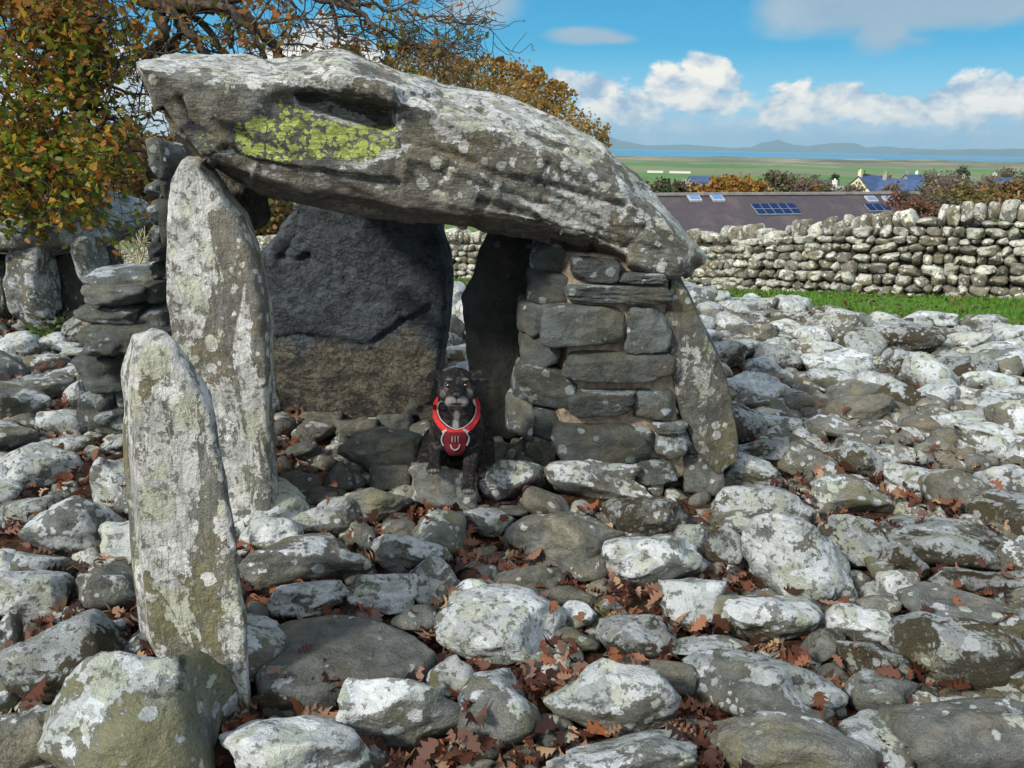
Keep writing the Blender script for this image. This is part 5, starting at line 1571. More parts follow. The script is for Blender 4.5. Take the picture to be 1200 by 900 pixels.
# autumn trees right behind the barn, then the village trees
vt = [  # px, top, bottom, dist, width px, material, label, leaves, leaf size
 (838, 208, 236, 70, 60, 'autumn', 'orange beech low behind the barn ridge, left of centre', 2600, .30),
 (858, 203, 236, 74, 58, 'autumn', 'taller orange beech above the solar panels', 2600, .30),
 (882, 210, 236, 72, 40, 'autumn', 'small golden tree right of the taller orange beech', 1800, .28),
 (787, 206, 232, 80, 44, 'dull', 'rusty brown round tree left behind the barn ridge', 1800, .30),
 (780, 218, 234, 74, 26, 'dark_green', 'small dark evergreen bush left behind the barn ridge', 1500, .26),
 (915, 198, 236, 85, 38, 'dull', 'tall olive grey tree in the middle behind the barn', 3000, .26),
 (938, 202, 236, 92, 26, 'purple', 'thin purple brown bare tree right of the olive grey tree', 1500, .26),
 (955, 204, 232, 160, 26, 'dull', 'brown bushy tree left of the white annex', 1500, .4),
 (967, 213, 236, 130, 28, 'dull', 'low brown bush behind the barn right half', 1300, .35),
 (979, 203, 214, 260, 10, 'dark_green', 'little dark round tree far behind the annex', 500, .6),
 (1017, 202, 216, 300, 20, 'dark_green', 'dark clump of pines behind the cream house', 700, .8),
 (1037, 202, 222, 260, 26, 'dull', 'brown tree right behind the cream house', 1200, .6),
 (1048, 212, 232, 175, 20, 'purple', 'bare reddish bush between cream and brown houses', 900, .4),
 (1097, 196, 222, 280, 26, 'purple', 'tall bare ash beyond the brown stone house', 1200, .5),
 (1090, 208, 232, 160, 30, 'dull', 'olive tree right of the brown stone house', 1600, .4),
 (1118, 199, 226, 250, 24, 'purple', 'tall bare tree left of the dark pine', 1200, .5),
 (1129, 193, 216, 270, 16, 'dark_green', 'dark flat topped pine standing above the village', 900, .7),
 (1160, 200, 228, 230, 34, 'purple', 'grey brown bare tree right of the dark pine', 1600, .5),
 (1178, 193, 214, 300, 30, 'purple', 'bare spreading tree on the skyline near the right margin', 1300, .6),
 (1150, 212, 240, 120, 44, 'purple', 'bare grey thicket tree above the wall', 2000, .35),
 (1125, 216, 242, 75, 66, 'autumn_green', 'broad yellow green tree close above the wall', 3200, .26),
 (1090, 224, 244, 70, 46, 'dull', 'low olive brown bush left of the yellow green tree', 2000, .24),
 (1188, 210, 246, 60, 60, 'hedge', 'russet tree above the wall at the right margin', 3200, .22),
 (1160, 226, 246, 62, 22, 'dark_green', 'small dark green bush by the russet tree', 1100, .2),
 (1060, 222, 246, 48, 36, 'hedge_twig', 'leafless reddish bush at the right end of the barn', 1600, .13),
 (1230, 205, 240, 90, 60, 'dull', 'brown tree just outside the right margin', 1500, .3),
 (1006, 214, 226, 220, 20, 'dull', 'small bush left of the cream house', 700, .4),
 (1200, 199, 222, 240, 20, 'dull', 'olive tree on the skyline at the right margin', 800, .5),
 (1105, 208, 238, 110, 40, 'purple', 'bare brown thicket tree behind the broad yellow green tree', 1800, .3),
 (1140, 206, 238, 140, 44, 'dull', 'olive brown tree right behind the yellow green tree', 2000, .32),
 (1165, 214, 246, 80, 50, 'autumn_green', 'olive green bush tree left of the russet tree', 2400, .24),
 (1198, 206, 240, 120, 44, 'purple', 'bare brown tree behind the russet tree', 1800, .3),
 (1026, 225, 240, 120, 40, 'dull', 'low brown bush in front of the cream house', 1500, .28),
 (1065, 226, 240, 110, 36, 'purple', 'low bare bush in front of the brown stone house', 1400, .26),
 (1000, 212, 232, 150, 36, 'purple', 'bare reddish tree between annex and cream house', 1400, .34),
 (945, 208, 234, 120, 34, 'hedge', 'reddish brown bush right of the thin bare tree', 1600, .28),
 (812, 212, 236, 90, 36, 'hedge', 'russet bush right of the rusty brown round tree', 1800, .26),
 (765, 212, 236, 90, 40, 'dull', 'brown tree peeping above the shoulder of the capstone', 1800, .28),
 (1080, 232, 252, 42, 40, 'hedge_twig', 'low reddish bramble against the right end of the barn', 1800, .11),
 (1110, 230, 252, 50, 60, 'dull', 'olive bramble bank just over the wall', 2600, .16),
 (1150, 230, 250, 50, 60, 'autumn_green', 'green brown bramble bank just over the wall further right', 2600, .16),
 (1195, 226, 250, 48, 50, 'hedge', 'russet bramble bank over the wall at the right margin', 2600, .15),
]
M['autumn_green'] = leaf_material('turning_leaf', [(0.0, (0.07, 0.08, 0.025)), (0.5, (0.16, 0.15, 0.04)), (1.0, (0.26, 0.16, 0.06))], 0.3)
M['hedge_twig'] = leaf_material('rowan_leaf', [(0.0, (0.10, 0.05, 0.035)), (0.6, (0.22, 0.09, 0.06)), (1.0, (0.28, 0.16, 0.08))], 0.3)
for i, (px, tp, bt, y, w, mt, lab, n, lf) in enumerate(vt):
    tree_px(px, tp, bt + 6, y, w, M[mt], lab, 200 + i, n=n, leaf=lf, trunk=0.004 * y if y < 100 else 0.3, low=0.08, group='trees around the barn and village',
            bare=mt in ('purple', 'hedge_twig'), barkmat=M['purple'] if mt == 'purple' else None)

# dark far-off scrub that reads as one mass on the plain edge
def scrub():
    rg = np.random.default_rng(77); n = 9000
    y = rg.uniform(230, 520, n); px = rg.uniform(700, 1260, n)
    x = (px - 600) / F * y / math.cos(PITCH) * 1.0
    k = fbm(np.stack([x * 0.02, y * 0.012, x * 0], -1), 3) > 0.02
    x, y = x[k], y[k]; z = ground_z(x, y) + rg.uniform(0, 3.5, len(x))
    V, Fc = leaves_mesh(np.stack([x, y, z], -1), rg.uniform(0.8, 1.8, len(x)), rg)
    o = mesh_obj('scrub', V, Fc, M['dull'], smooth=False)
    tag(o, 'brown hedgerow scrub scattered over the fields by the village', 'scrub', kind='stuff')
scrub()

def pole():
    p = at(1091, 222, 130.0); q = at(1091, 240, 130.0)
    b = MB(); b.tube([(p[0], p[1], q[2] - 2), (p[0], p[1], p[2])], [0.17, 0.12], 8); b.box((p[0], p[1], p[2] - 0.5), (1.6, 0.12, 0.14))
    tag(b.build('utility_pole', M['wood'], origin=(p[0], p[1], q[2] - 2)), 'thin wooden utility pole among the village trees', 'utility pole')
    p = at(1172, 234, 52.0)
    b = MB(); b.tube([(p[0], p[1], p[2] - 3), (p[0], p[1], p[2] + .1)], 0.06, 8); b.box((p[0] + .3, p[1], p[2] - .1), (1.9, 0.08, 0.16)); b.tube([(p[0] + 1.1, p[1], p[2] - 3), (p[0] + 1.1, p[1], p[2] + .6)], 0.07, 8)
    tag(b.build('gate_post', M['wood'], origin=(p[0], p[1], p[2] - 3)), 'weathered wooden posts and rail just above the wall at right', 'fence')
pole()
# ------------------------------------------------------------------ the oak hanging over the tomb
def build_oak():
    rg = np.random.default_rng(21)
    TX, TY = -7.2, 8.6
    root = empty('oak_tree', (TX, TY, gz(TX, TY)), 'old spreading oak with turning leaves and dark bare boughs hanging over the tomb', 'tree')
    g = gz(TX, TY)
    mb = MB()
    mb.tube([(TX, TY, g - .3), (TX + .1, TY, g + 1.0), (TX - .1, TY + .1, g + 2.6), (TX + .3, TY - .2, g + 4.2)], [0.48, 0.36, 0.33, 0.27], 12, cap=False)
    fork = np.array([TX + .3, TY - .2, g + 4.2])
    def path(pts, r0, r1, jit=0.014, sub=5):
        r0 *= 0.72; r1 *= 0.9
        """bough through photo points (px, py, distance)"""
        P = [at(a, b, c) if not isinstance(a, np.ndarray) else a for a, b, c in pts]
        out = []
        P = [P[0]] + P + [P[-1]]
        for i in range(1, len(P) - 2):
            for k in range(sub):
                s = k / sub
                p0, p1, p2, p3 = P[i - 1], P[i], P[i + 1], P[i + 2]
                q = 0.5 * ((2 * p1) + (-p0 + p2) * s + (2 * p0 - 5 * p1 + 4 * p2 - p3) * s * s + (-p0 + 3 * p1 - 3 * p2 + p3) * s ** 3)
                out.append(q + rg.normal(0, jit, 3))
        out.append(P[-1])
        rr = np.linspace(r0, r1, len(out))
        mb.tube(out, rr, 7, cap=False)
        return out, rr
    tips = []
    B = []
    def join(first):           # carry a bough back to the fork, above the picture
        return (fork, 0, 0)
    top = lambda px, py, y: at(px, py, y)
    B.append(path([(fork, 0, 0), (-60, -160, 8.0), (60, -70, 7.4), (150, -12, 7.2), (195, 4, 7.2), (250, 8, 7.2), (300, 30, 7.2), (330, 66, 7.3), (350, 96, 7.4)], 0.15, 0.035))
    B.append(path([(180, 0, 7.2), (192, 30, 7.1), (185, 50, 7.1), (168, 66, 7.2)], 0.07, 0.045))
    B.append(path([(196, 6, 7.2), (212, 34, 7.2), (202, 52, 7.2), (190, 66, 7.3)], 0.05, 0.035))
    B.append(path([(196, 4, 7.2), (222, 36, 7.1), (240, 62, 7.1), (270, 90, 7.2)], 0.06, 0.035))
    B.append(path([(206, 8, 7.3), (240, 30, 7.3), (262, 60, 7.3), (282, 84, 7.3)], 0.045, 0.03))
    B.append(path([(230, 6, 7.1), (270, 12, 7.0), (300, 50, 7.0), (318, 90, 7.0)], 0.05, 0.02))
    B.append(path([(fork, 0, 0), (-20, -90, 8.0), (40, -20, 7.6), (52, 12, 7.5), (70, 20, 7.4), (72, 36, 7.4), (88, 60, 7.3), (92, 78, 7.3)], 0.12, 0.02))
    B.append(path([(52, 12, 7.5), (60, 4, 7.4), (82, 4, 7.4), (98, 14, 7.3), (112, 36, 7.3)], 0.05, 0.015))
    B.append(path([(fork, 0, 0), (-40, 20, 8.0), (30, 60, 7.6), (80, 110, 7.4), (100, 140, 7.3), (112, 164, 7.2), (140, 172, 7.2), (180, 182, 7.2)], 0.10, 0.015))
    B.append(path([(80, 112, 7.4), (105, 126, 7.3), (130, 138, 7.2), (160, 138, 7.2), (192, 142, 7.2)], 0.035, 0.010))
    B.append(path([(100, 84, 7.3), (120, 96, 7.3), (150, 108, 7.2), (180, 112, 7.2)], 0.03, 0.008))
    B.append(path([(92, 78, 7.3), (122, 90, 7.2), (140, 74, 7.2), (165, 60, 7.2)], 0.022, 0.012))
    B.append(path([(85, 112, 7.4), (112, 140, 7.3), (150, 160, 7.2), (190, 175, 7.2)], 0.035, 0.008))
    B.append(path([(150, -12, 7.2), (160, 20, 7.1), (163, 50, 7.1)], 0.03, 0.008))
    B.append(path([(250, 8, 7.2), (330, -10, 7.0), (400, 4, 6.8), (430, 26, 6.7), (452, 52, 6.7), (458, 80, 6.8)], 0.05, 0.010))
    B.append(path([(380, -10, 6.9), (392, 20, 6.9), (398, 50, 6.9), (400, 75, 6.9)], 0.03, 0.010))
    B.append(path([(400, 4, 6.8), (450, 8, 6.7), (480, 14, 6.7), (520, 24, 6.6), (560, 28, 6.5), (581, 22, 6.5)], 0.022, 0.004))
    B.append(path([(430, 26, 6.7), (470, 46, 6.7), (500, 56, 6.6), (535, 62, 6.6), (560, 52, 6.6)], 0.022, 0.004))
    B.append(path([(452, 52, 6.7), (490, 60, 6.7), (520, 64, 6.6), (528, 48, 6.6)], 0.015, 0.004))
    B.append(path([(300, 30, 7.1), (350, 20, 7.0), (380, 36, 6.9), (410, 50, 6.9)], 0.025, 0.006))
    B.append(path([(330, -10, 7.0), (345, 10, 7.0), (338, 40, 7.0), (350, 60, 7.0)], 0.02, 0.006))
    B.append(path([(fork, 0, 0), (-150, 60, 7.8), (-60, 130, 7.2), (10, 180, 7.0), (60, 215, 6.8), (110, 238, 6.7)], 0.09, 0.010))
    B.append(path([(-80, 100, 7.4), (-20, 150, 7.0), (30, 200, 6.6), (60, 250, 6.4)], 0.05, 0.008))
    B.append(path([(fork, 0, 0), (-100, -40, 8.0), (0, 40, 7.8), (60, 90, 7.7), (75, 150, 7.6)], 0.08, 0.012))
    C_ = []
    # twigs off every bough, with leaves where the photo has them
    def density(px, py):
        """leaf density over the picture"""
        if px < 60: return 0.9 if py < 272 else 0.1
        if px < 112: return 1.0 if py < 150 else (0.75 if py < 275 else 0.1)
        if px < 128 and 150 < py < 262: return 0.7
        if px < 150: return 0.34 if py < 130 else (0.3 if py < 205 else 0.2)
        if px < 215: return 0.28 if py < 60 else 0.16
        if px < 350: return 0.24 if py < 70 else 0.08
        if px < 470: return 0.12
        return 0.03
    centres, sizes = [], []
    def twig(p, d, L, r, lv, leafk):
        n = 4; pts = [p.copy()]; q = p.copy(); dd = d / (np.linalg.norm(d) + 1e-9)
        for i in range(n):
            dd = dd + rg.normal(0, 0.28, 3) + np.array([0, 0, -0.05]); dd /= np.linalg.norm(dd)
            q = q + dd * L / n; pts.append(q.copy())
        mb.tube(pts, np.linspace(r, max(r * 0.4, 0.0022), n + 1), 4, cap=False)
        if lv > 0:
            for k in range(2 + (lv > 1)):
                twig(pts[rg.integers(1, n + 1)], dd + rg.normal(0, 0.65, 3), L * rg.uniform(0.5, 0.75), max(r * 0.55, 0.003), lv - 1, leafk)
        if lv < 2:
            a, b = to_px(np.array([q])); dn = density(a[0], b[0])
            m = rg.poisson(leafk * dn)
            for _ in range(m):
                s = rg.uniform(0, 1); base = pts[rg.integers(1, n + 1)]
                centres.append(base + rg.normal(0, 0.045, 3)); sizes.append(rg.uniform(0.05, 0.085))
    for out, rr in B:
        for i in range(4, len(out)):
            a, b = to_px(np.array([out[i]]))
            if not (-160 < a[0] < 620 and -120 < b[0] < 330): continue
            if 110 < a[0] < 400 and rg.random() < 0.55: continue
            m = 1
            for _ in range(m):
                twig(out[i], rg.normal(0, 1, 3) * [1, 0.6, 0.8] + (out[i] - out[i - 1]) * 3, rg.uniform(0.25, 0.6), min(rr[i] * 0.5, 0.012), 2, 5)
    # sprays filling the leafy left side
    zones = [(-140, 0, -80, 262, 50), (0, 60, -40, 200, 46), (60, 112, -40, 150, 24), (0, 130, 160, 262, 120), (20, 118, 235, 272, 36), (112, 150, -20, 200, 16), (112, 190, 150, 240, 10), (150, 350, -30, 60, 18), (330, 470, -30, 60, 5)]
    for (x0, x1, y0, y1, m) in zones:
        for _ in range(m):
            a, b = rg.uniform(x0, x1), rg.uniform(y0, y1)
            dep = rg.uniform(6.3, 8.4) if b < 190 else rg.uniform(6.2, 7.2)
            if vnoise(np.array([[a * .03, b * .03, dep * 0.5]]))[0] < -0.05: continue
            if b > 235 and a > 112: continue
            p = at(a, b, dep)
            twig(p + np.array([-0.25, 0, 0.15]), np.array([1.0, rg.normal(0, .5), -0.45]), rg.uniform(0.3, 0.55), 0.006, 1, 15)
    bk = mb.build('boughs', M['bark'], root)
    C_ = np.array(centres); sizes = np.array(sizes)
    a, b = to_px(C_)
    green = (0.8 * fbm(C_ * 1.3 + 3, 2) + np.clip((b - 110) / 160, -0.3, 0.6)) > 0.0
    for nm, k, mt in (('green_leaves', green, 'oak_green'), ('brown_leaves', ~green, 'oak_brown')):
        shp = OAKS
        V, Fc = leaves_mesh(C_[k], sizes[k], rg, shp, tilt=0.9, curl=0.5)
        tag(mesh_obj(nm, V, Fc, M[mt], root, smooth=False), kind='stuff')
    print('oak leaves', len(C_))
build_oak()

# trees and hedge behind the tomb
def crown_px(name, label, poly, y0, y1, n, leaf, mat, seed, trunk_px, keep=-0.1, fs=1.2, group=None, top_r=0.06):
    """tree whose crown fills a region of the photo between two distances, standing on its own trunk"""
    rg = np.random.default_rng(seed)
    pl = np.array(poly, float)
    tx, ty0, tdist = trunk_px
    b = at(tx, ty0, tdist); g = gz(b[0], b[1])
    root = empty(name, (b[0], b[1], g), label, 'tree', group)
    pxs = rg.uniform(pl[:, 0].min(), pl[:, 0].max(), n * 4); pys = rg.uniform(pl[:, 1].min(), pl[:, 1].max(), n * 4)
    dd = dist_poly(pxs, pys, poly) + 9 * vnoise(np.stack([pxs * .06, pys * .06, pxs * 0 + seed], -1)) + rg.normal(0, 2.5, len(pxs))
    k = dd > 0
    pxs, pys, dd = pxs[k], pys[k], dd[k]
    ys = (y0 + y1) / 2 + rg.uniform(-1, 1, len(pxs)) * (y1 - y0) / 2 * np.clip(dd / 25, 0.25, 1)
    P = np.array([at(a, b_, c) for a, b_, c in zip(pxs, pys, ys)])
    k = fbm(P * fs + seed, 3) > keep
    P = P[k][:n]
    mb = MB(); cen = P.mean(0)
    mb.tube([(b[0], b[1], g - .3), ((b[0] + cen[0]) / 2, (b[1] + cen[1]) / 2, (g + cen[2]) / 2), tuple(cen)], [top_r * 3, top_r * 2.2, top_r], 8, cap=False)
    for i in rg.choice(len(P), min(90, len(P)), replace=False):
        q = P[i]; s = cen + (q - cen) * 0.1 + [0, 0, -0.3]
        m1 = s + (q - s) * 0.5 + rg.normal(0, 0.3, 3)
        mb.tube([s, m1, q], [top_r * 0.7, top_r * 0.4, top_r * 0.12], 4, cap=False)
    mb.build('trunk', M['bark'], root)
    V, Fc = leaves_mesh(P, rg.uniform(0.6, 1.3, len(P)) * leaf, rg)
    mesh_obj('crown', V, Fc, mat, root, smooth=False)
crown_px('autumn_tree', 'golden brown autumn tree rising behind the capstone, its lower end at the right', [(380, 70), (430, 52), (470, 50), (520, 58), (560, 70), (600, 70), (640, 92), (672, 112), (700, 132), (714, 152), (712, 190), (690, 225), (600, 245), (480, 235), (380, 150)],
         20.5, 26, 36000, 0.085, M['autumn_brown'], 61, (540, 300, 23.0), keep=-0.06, fs=1.1)
crown_px('hedge_tree', 'yellow green and orange thicket seen between tall slab and far tomb', [(100, 175), (140, 158), (200, 165), (345, 180), (345, 300), (190, 286), (112, 272), (95, 230)],
         28, 34, 15000, 0.20, M['hedge'], 62, (200, 300, 31.0), keep=-0.2, fs=0.7)
crown_px('hedge_tree', 'low russet scrub on the skyline left of the capstone', [(0, 190), (60, 178), (190, 168), (230, 180), (230, 240), (0, 260)],
         36, 42, 6000, 0.26, M['hedge'], 63, (60, 300, 39.0), keep=-0.2, fs=0.5)
def white_shrub():
    rg = np.random.default_rng(9)
    b = at(160, 284, 26.5); root = empty('bare_shrub', (b[0], b[1], gz(b[0], b[1])), 'pale leafless shrub in front of the far thicket, above the far wall', 'shrub')
    mb = MB(); tips = []
    for k in range(6):
        d = np.array([rg.normal(0, .5), rg.normal(0, .3), 1.0]); d /= np.linalg.norm(d)
        limbs(mb, np.array([b[0], b[1], b[2] - 0.8]), d, 0.9, 0.035, 2, rg, tips, 0.45, 0.05)
    mb.build('stems', M['pale_twig'], root)
M['pale_twig'] = simple('pale_twig', (0.33, 0.28, 0.2), (0.5, 0.44, 0.33), 9)
white_shrub()

# unseen sycamores added left of the photographer to filter the sun
def shade_trees():
    for i, (x, y, h, w) in enumerate([(-13.5, -9.5, 8.5, 6.0), (-15.0, -1.0, 8.5, 6.0)]):
        tree(x, y, gz(x, y), h, w, M['shade_leaf'], ['rearward', 'forward'][i] + ' sycamore of the unseen pair added for shade left of the photographer', 500 + i, n=3000, leaf=0.30, trunk=0.22, low=0.14,
             name='shade_sycamore', group='unseen sycamores added for shade')
shade_trees()
# ------------------------------------------------------------------ fallen oak leaves
def build_litter():
    rg = np.random.default_rng(31)
    off, Vs, Fs = 0, [], []
    for V, Fc in CAIRN:
        Fc = np.asarray(Fc); 
        if Fc.shape[1] == 4: Fc = np.vstack([Fc[:, [0, 1, 2]], Fc[:, [0, 2, 3]]])
        Vs.append(V); Fs.append(Fc + off); off += len(V)
    V = np.vstack(Vs); Fc = np.vstack(Fs)
    bvh = BVHTree.FromPolygons(V.tolist(), Fc.tolist(), epsilon=0.0)
    C_, T = [], []
    n = 24000
    ys = 1.25 + 8.6 * rg.random(n) ** 1.35; xs = rg.uniform(-0.8, 0.85, n) * ys + rg.uniform(-.3, .3, n)
    dens = fbm(np.stack([xs * 1.1, ys * 1.1, xs * 0], -1), 2)
    for x, y, dn in zip(xs, ys, dens):
        if y > min(10.2, 11.9 - 0.88 * x): continue
        pd = 0.95 if dn > -0.1 else 0.35
        if x > 1.0 and y > 4.0: pd *= 0.2
        if -1.05 < x < 1.0 and 3.2 < y < 4.8: pd *= 0.03
        if rg.random() > pd: continue
        g = gz(x, y)
        h = bvh.ray_cast(Vector((x, y, 2.5)), Vector((0, 0, -1)), 3.0)
        if h[0] is None: C_.append((x, y, g + rg.uniform(0.0, 0.05))); T.append(0)
        else:
            z = h[0].z; nz = h[1].z
            if z - g < 0.05: C_.append((x, y, z + 0.006 + rg.uniform(0, .02))); T.append(0)
            elif nz > 0.93 and rg.random() < 0.004: C_.append((x, y, z + 0.004)); T.append(1)
            elif z - g < 0.13 and rg.random() < 0.05: C_.append((x, y, z + 0.008)); T.append(0)
    C_ = np.array(C_)
    yy = C_[:, 1]
    size = rg.uniform(0.04, 0.082, len(C_))
    V, Fc = leaves_mesh(C_, size, rg, OAK, tilt=0.6, curl=1.7)
    o = mesh_obj('leaf_litter', V, Fc, M['litter'], smooth=False)
    tag(o, 'rust brown oak leaves lying between the cairn stones', 'fallen leaves', kind='stuff')
    # a few stray leaves and twigs on the turf
    n = 500
    xs = rg.uniform(1.0, 8, n); ys = rg.uniform(7, 12, n); k = (ys > 11.5 - 0.88 * xs) & (ys < np.interp(xs, [p[0] for p in WALLPATH[::-1]], [p[1] for p in WALLPATH[::-1]]) - 0.2)
    xs, ys = xs[k], ys[k]; P = np.stack([xs, ys, ground_z(xs, ys) + 0.03], -1)
    V, Fc = leaves_mesh(P, rg.uniform(.05, .09, len(P)), rg, OAK, tilt=0.3, curl=1.0)
    tag(mesh_obj('stray_leaves', V, Fc, M['litter'], smooth=False), 'a few dead leaves blown on to the turf strip', 'fallen leaves', kind='stuff')
    # twigs
    mb = MB()
    for _ in range(90):
        y = rg.uniform(1.4, 5.5); x = rg.uniform(-.7, .7) * y; g = gz(x, y)
        a = rg.uniform(0, 6.28); L = rg.uniform(.08, .25)
        p = np.array([x, y, g + 0.05]); q = p + [math.cos(a) * L, math.sin(a) * L, rg.normal(0, .03)]
        mb.tube([p, (p + q) / 2 + rg.normal(0, .012, 3), q], [.004, .003, .0015], 5)
    tag(mb.build('twig_litter', M['bark']), 'thin fallen twigs among the leaves', 'twigs', kind='stuff')
    print('litter', len(C_))
    return bvh
CAIRN_BVH = build_litter()

def pinecone():
    p = hit_ground(795, 858, 0.04); b = MB()
    for k in range(9):
        for j in range(7):
            a = j * 2 * math.pi / 7 + k * 0.45; r = 0.024 * math.sin(math.pi * (k + 1.2) / 10.5)
            c = p + np.array([(-0.035 + k * 0.009), 0, 0]) + np.array([0.0, math.cos(a) * r, math.sin(a) * r])
            d = np.array([0.35, math.cos(a), math.sin(a)]); d /= np.linalg.norm(d)
            s = np.cross(d, [1, 0, 0]); s /= np.linalg.norm(s)
            b.add([c - s * .007, c + s * .007, c + d * .014 + s * .005, c + d * .014 - s * .005, c - s * .006 + [.003, 0, 0], c + s * .006 + [.003, 0, 0], c + d * .013 + s * .004 + [.003, 0, 0], c + d * .013 - s * .004 + [.003, 0, 0]],
                  [(0, 1, 2, 3), (7, 6, 5, 4), (0, 4, 5, 1), (1, 5, 6, 2), (2, 6, 7, 3), (3, 7, 4, 0)])
    b.tube([p + [-.036, 0, 0], p + [.04, 0, 0]], [.01, .006], 6)
    tag(b.build('pine_cone', M['cone'], origin=tuple(p), smooth=False), 'open brown pine cone lying in leaves near the bottom edge', 'pine cone')
M['cone'] = simple('cone_scale', (0.10, 0.055, 0.035), (0.28, 0.17, 0.13), 60)
pinecone()

def sprigs():
    """small green plants rooted among the stones left of the stub wall"""
    rg = np.random.default_rng(5)
    for i, (px, py, n, hgt, lab) in enumerate([(55, 402, 60, .14, 'bright green sprig among stones before the far tomb'), (72, 392, 80, .2, 'dark green bramble shoot left of the stub wall'), (108, 399, 30, .08, 'low green tuft at the foot of the stub wall'),
                                 (134, 658, 16, .05, 'small dark ivy sprig left of the front pillar')]):
        p = hit_ground(px, py); root = empty('sprig', tuple(p), lab, 'plant')
        mb = MB(); C_ = []
        for k in range(7):
            d = np.array([rg.normal(0, .5), rg.normal(0, .4), 1]) * hgt * rg.uniform(.6, 1.2)
            mb.tube([p, p + d * .5 + rg.normal(0, .01, 3), p + d], [.003, .002, .001], 4, cap=False)
            for _ in range(max(2, n // 7)): C_.append(p + d * rg.uniform(.3, 1.05) + rg.normal(0, .02, 3))
        mb.build('stem', M['bark'], root)
        V, Fc = leaves_mesh(np.array(C_), 0.035, rg)
        mesh_obj('leaves', V, Fc, M['grass'] if i != 1 else M['dark_green'], root, smooth=False)
sprigs()
# ------------------------------------------------------------------ the dog in its red harness
def dog_material():
    m, t = material('brindle_fur')
    tc = t.n('ShaderNodeTexCoord'); P = tc.outputs['Object']
    st = t.noise(t.n('ShaderNodeMapping', i={0: P, 3: (1, 1, 1.6)}).outputs[0], 34.0, 6, 0.7, 1.5)
    hair = t.noise(t.n('ShaderNodeMapping', i={0: P, 3: (3.0, 3.0, 0.8)}).outputs[0], 190.0, 3, 0.7)
    c = t.mix(t.m('MULTIPLY', t.ss(st, 0.50, 0.64), 0.6), (0.008, 0.008, 0.010), (0.13, 0.105, 0.088))
    c = t.mix(t.m('MULTIPLY', t.ss(hair, 0.52, 0.72), 0.2), c, (0.035, 0.038, 0.045))
    g = t.n('ShaderNodeAttribute', attribute_name='grey')
    gm = t.m('MULTIPLY', g.outputs['Fac'], t.m('ADD', 0.45, t.m('MULTIPLY', t.ss(hair, 0.35, 0.6), 0.55)))
    c = t.mix(gm, c, (0.50, 0.49, 0.48))
    d = t.n('ShaderNodeAttribute', attribute_name='skin')
    c = t.mix(d.outputs['Fac'], c, (0.006, 0.006, 0.007))
    finish(t, c, 0.5, bump=hair, dist=0.006, strength=1.0, spec=0.22)
    return m
M['fur'] = dog_material()
M['eye'] = simple('dog_eye', (0.012, 0.007, 0.004), (0.03, 0.016, 0.008), 40, 0.08, spec=0.8)
M['nose'] = simple('dog_nose', (0.006, 0.006, 0.007), (0.02, 0.02, 0.022), 200, 0.35, spec=0.6)
M['red'] = simple('red_webbing', (0.36, 0.012, 0.016), (0.48, 0.022, 0.024), 60, 0.7)
M['darkred'] = simple('dark_red_mesh', (0.085, 0.005, 0.012), (0.15, 0.010, 0.018), 300, 0.8, 0.3)
M['pipe'] = simple('reflective_piping', (0.26, 0.22, 0.23), (0.40, 0.36, 0.36), 60, 0.5)
M['lead'] = simple('plum_webbing', (0.03, 0.014, 0.02), (0.075, 0.035, 0.045), 80, 0.7)

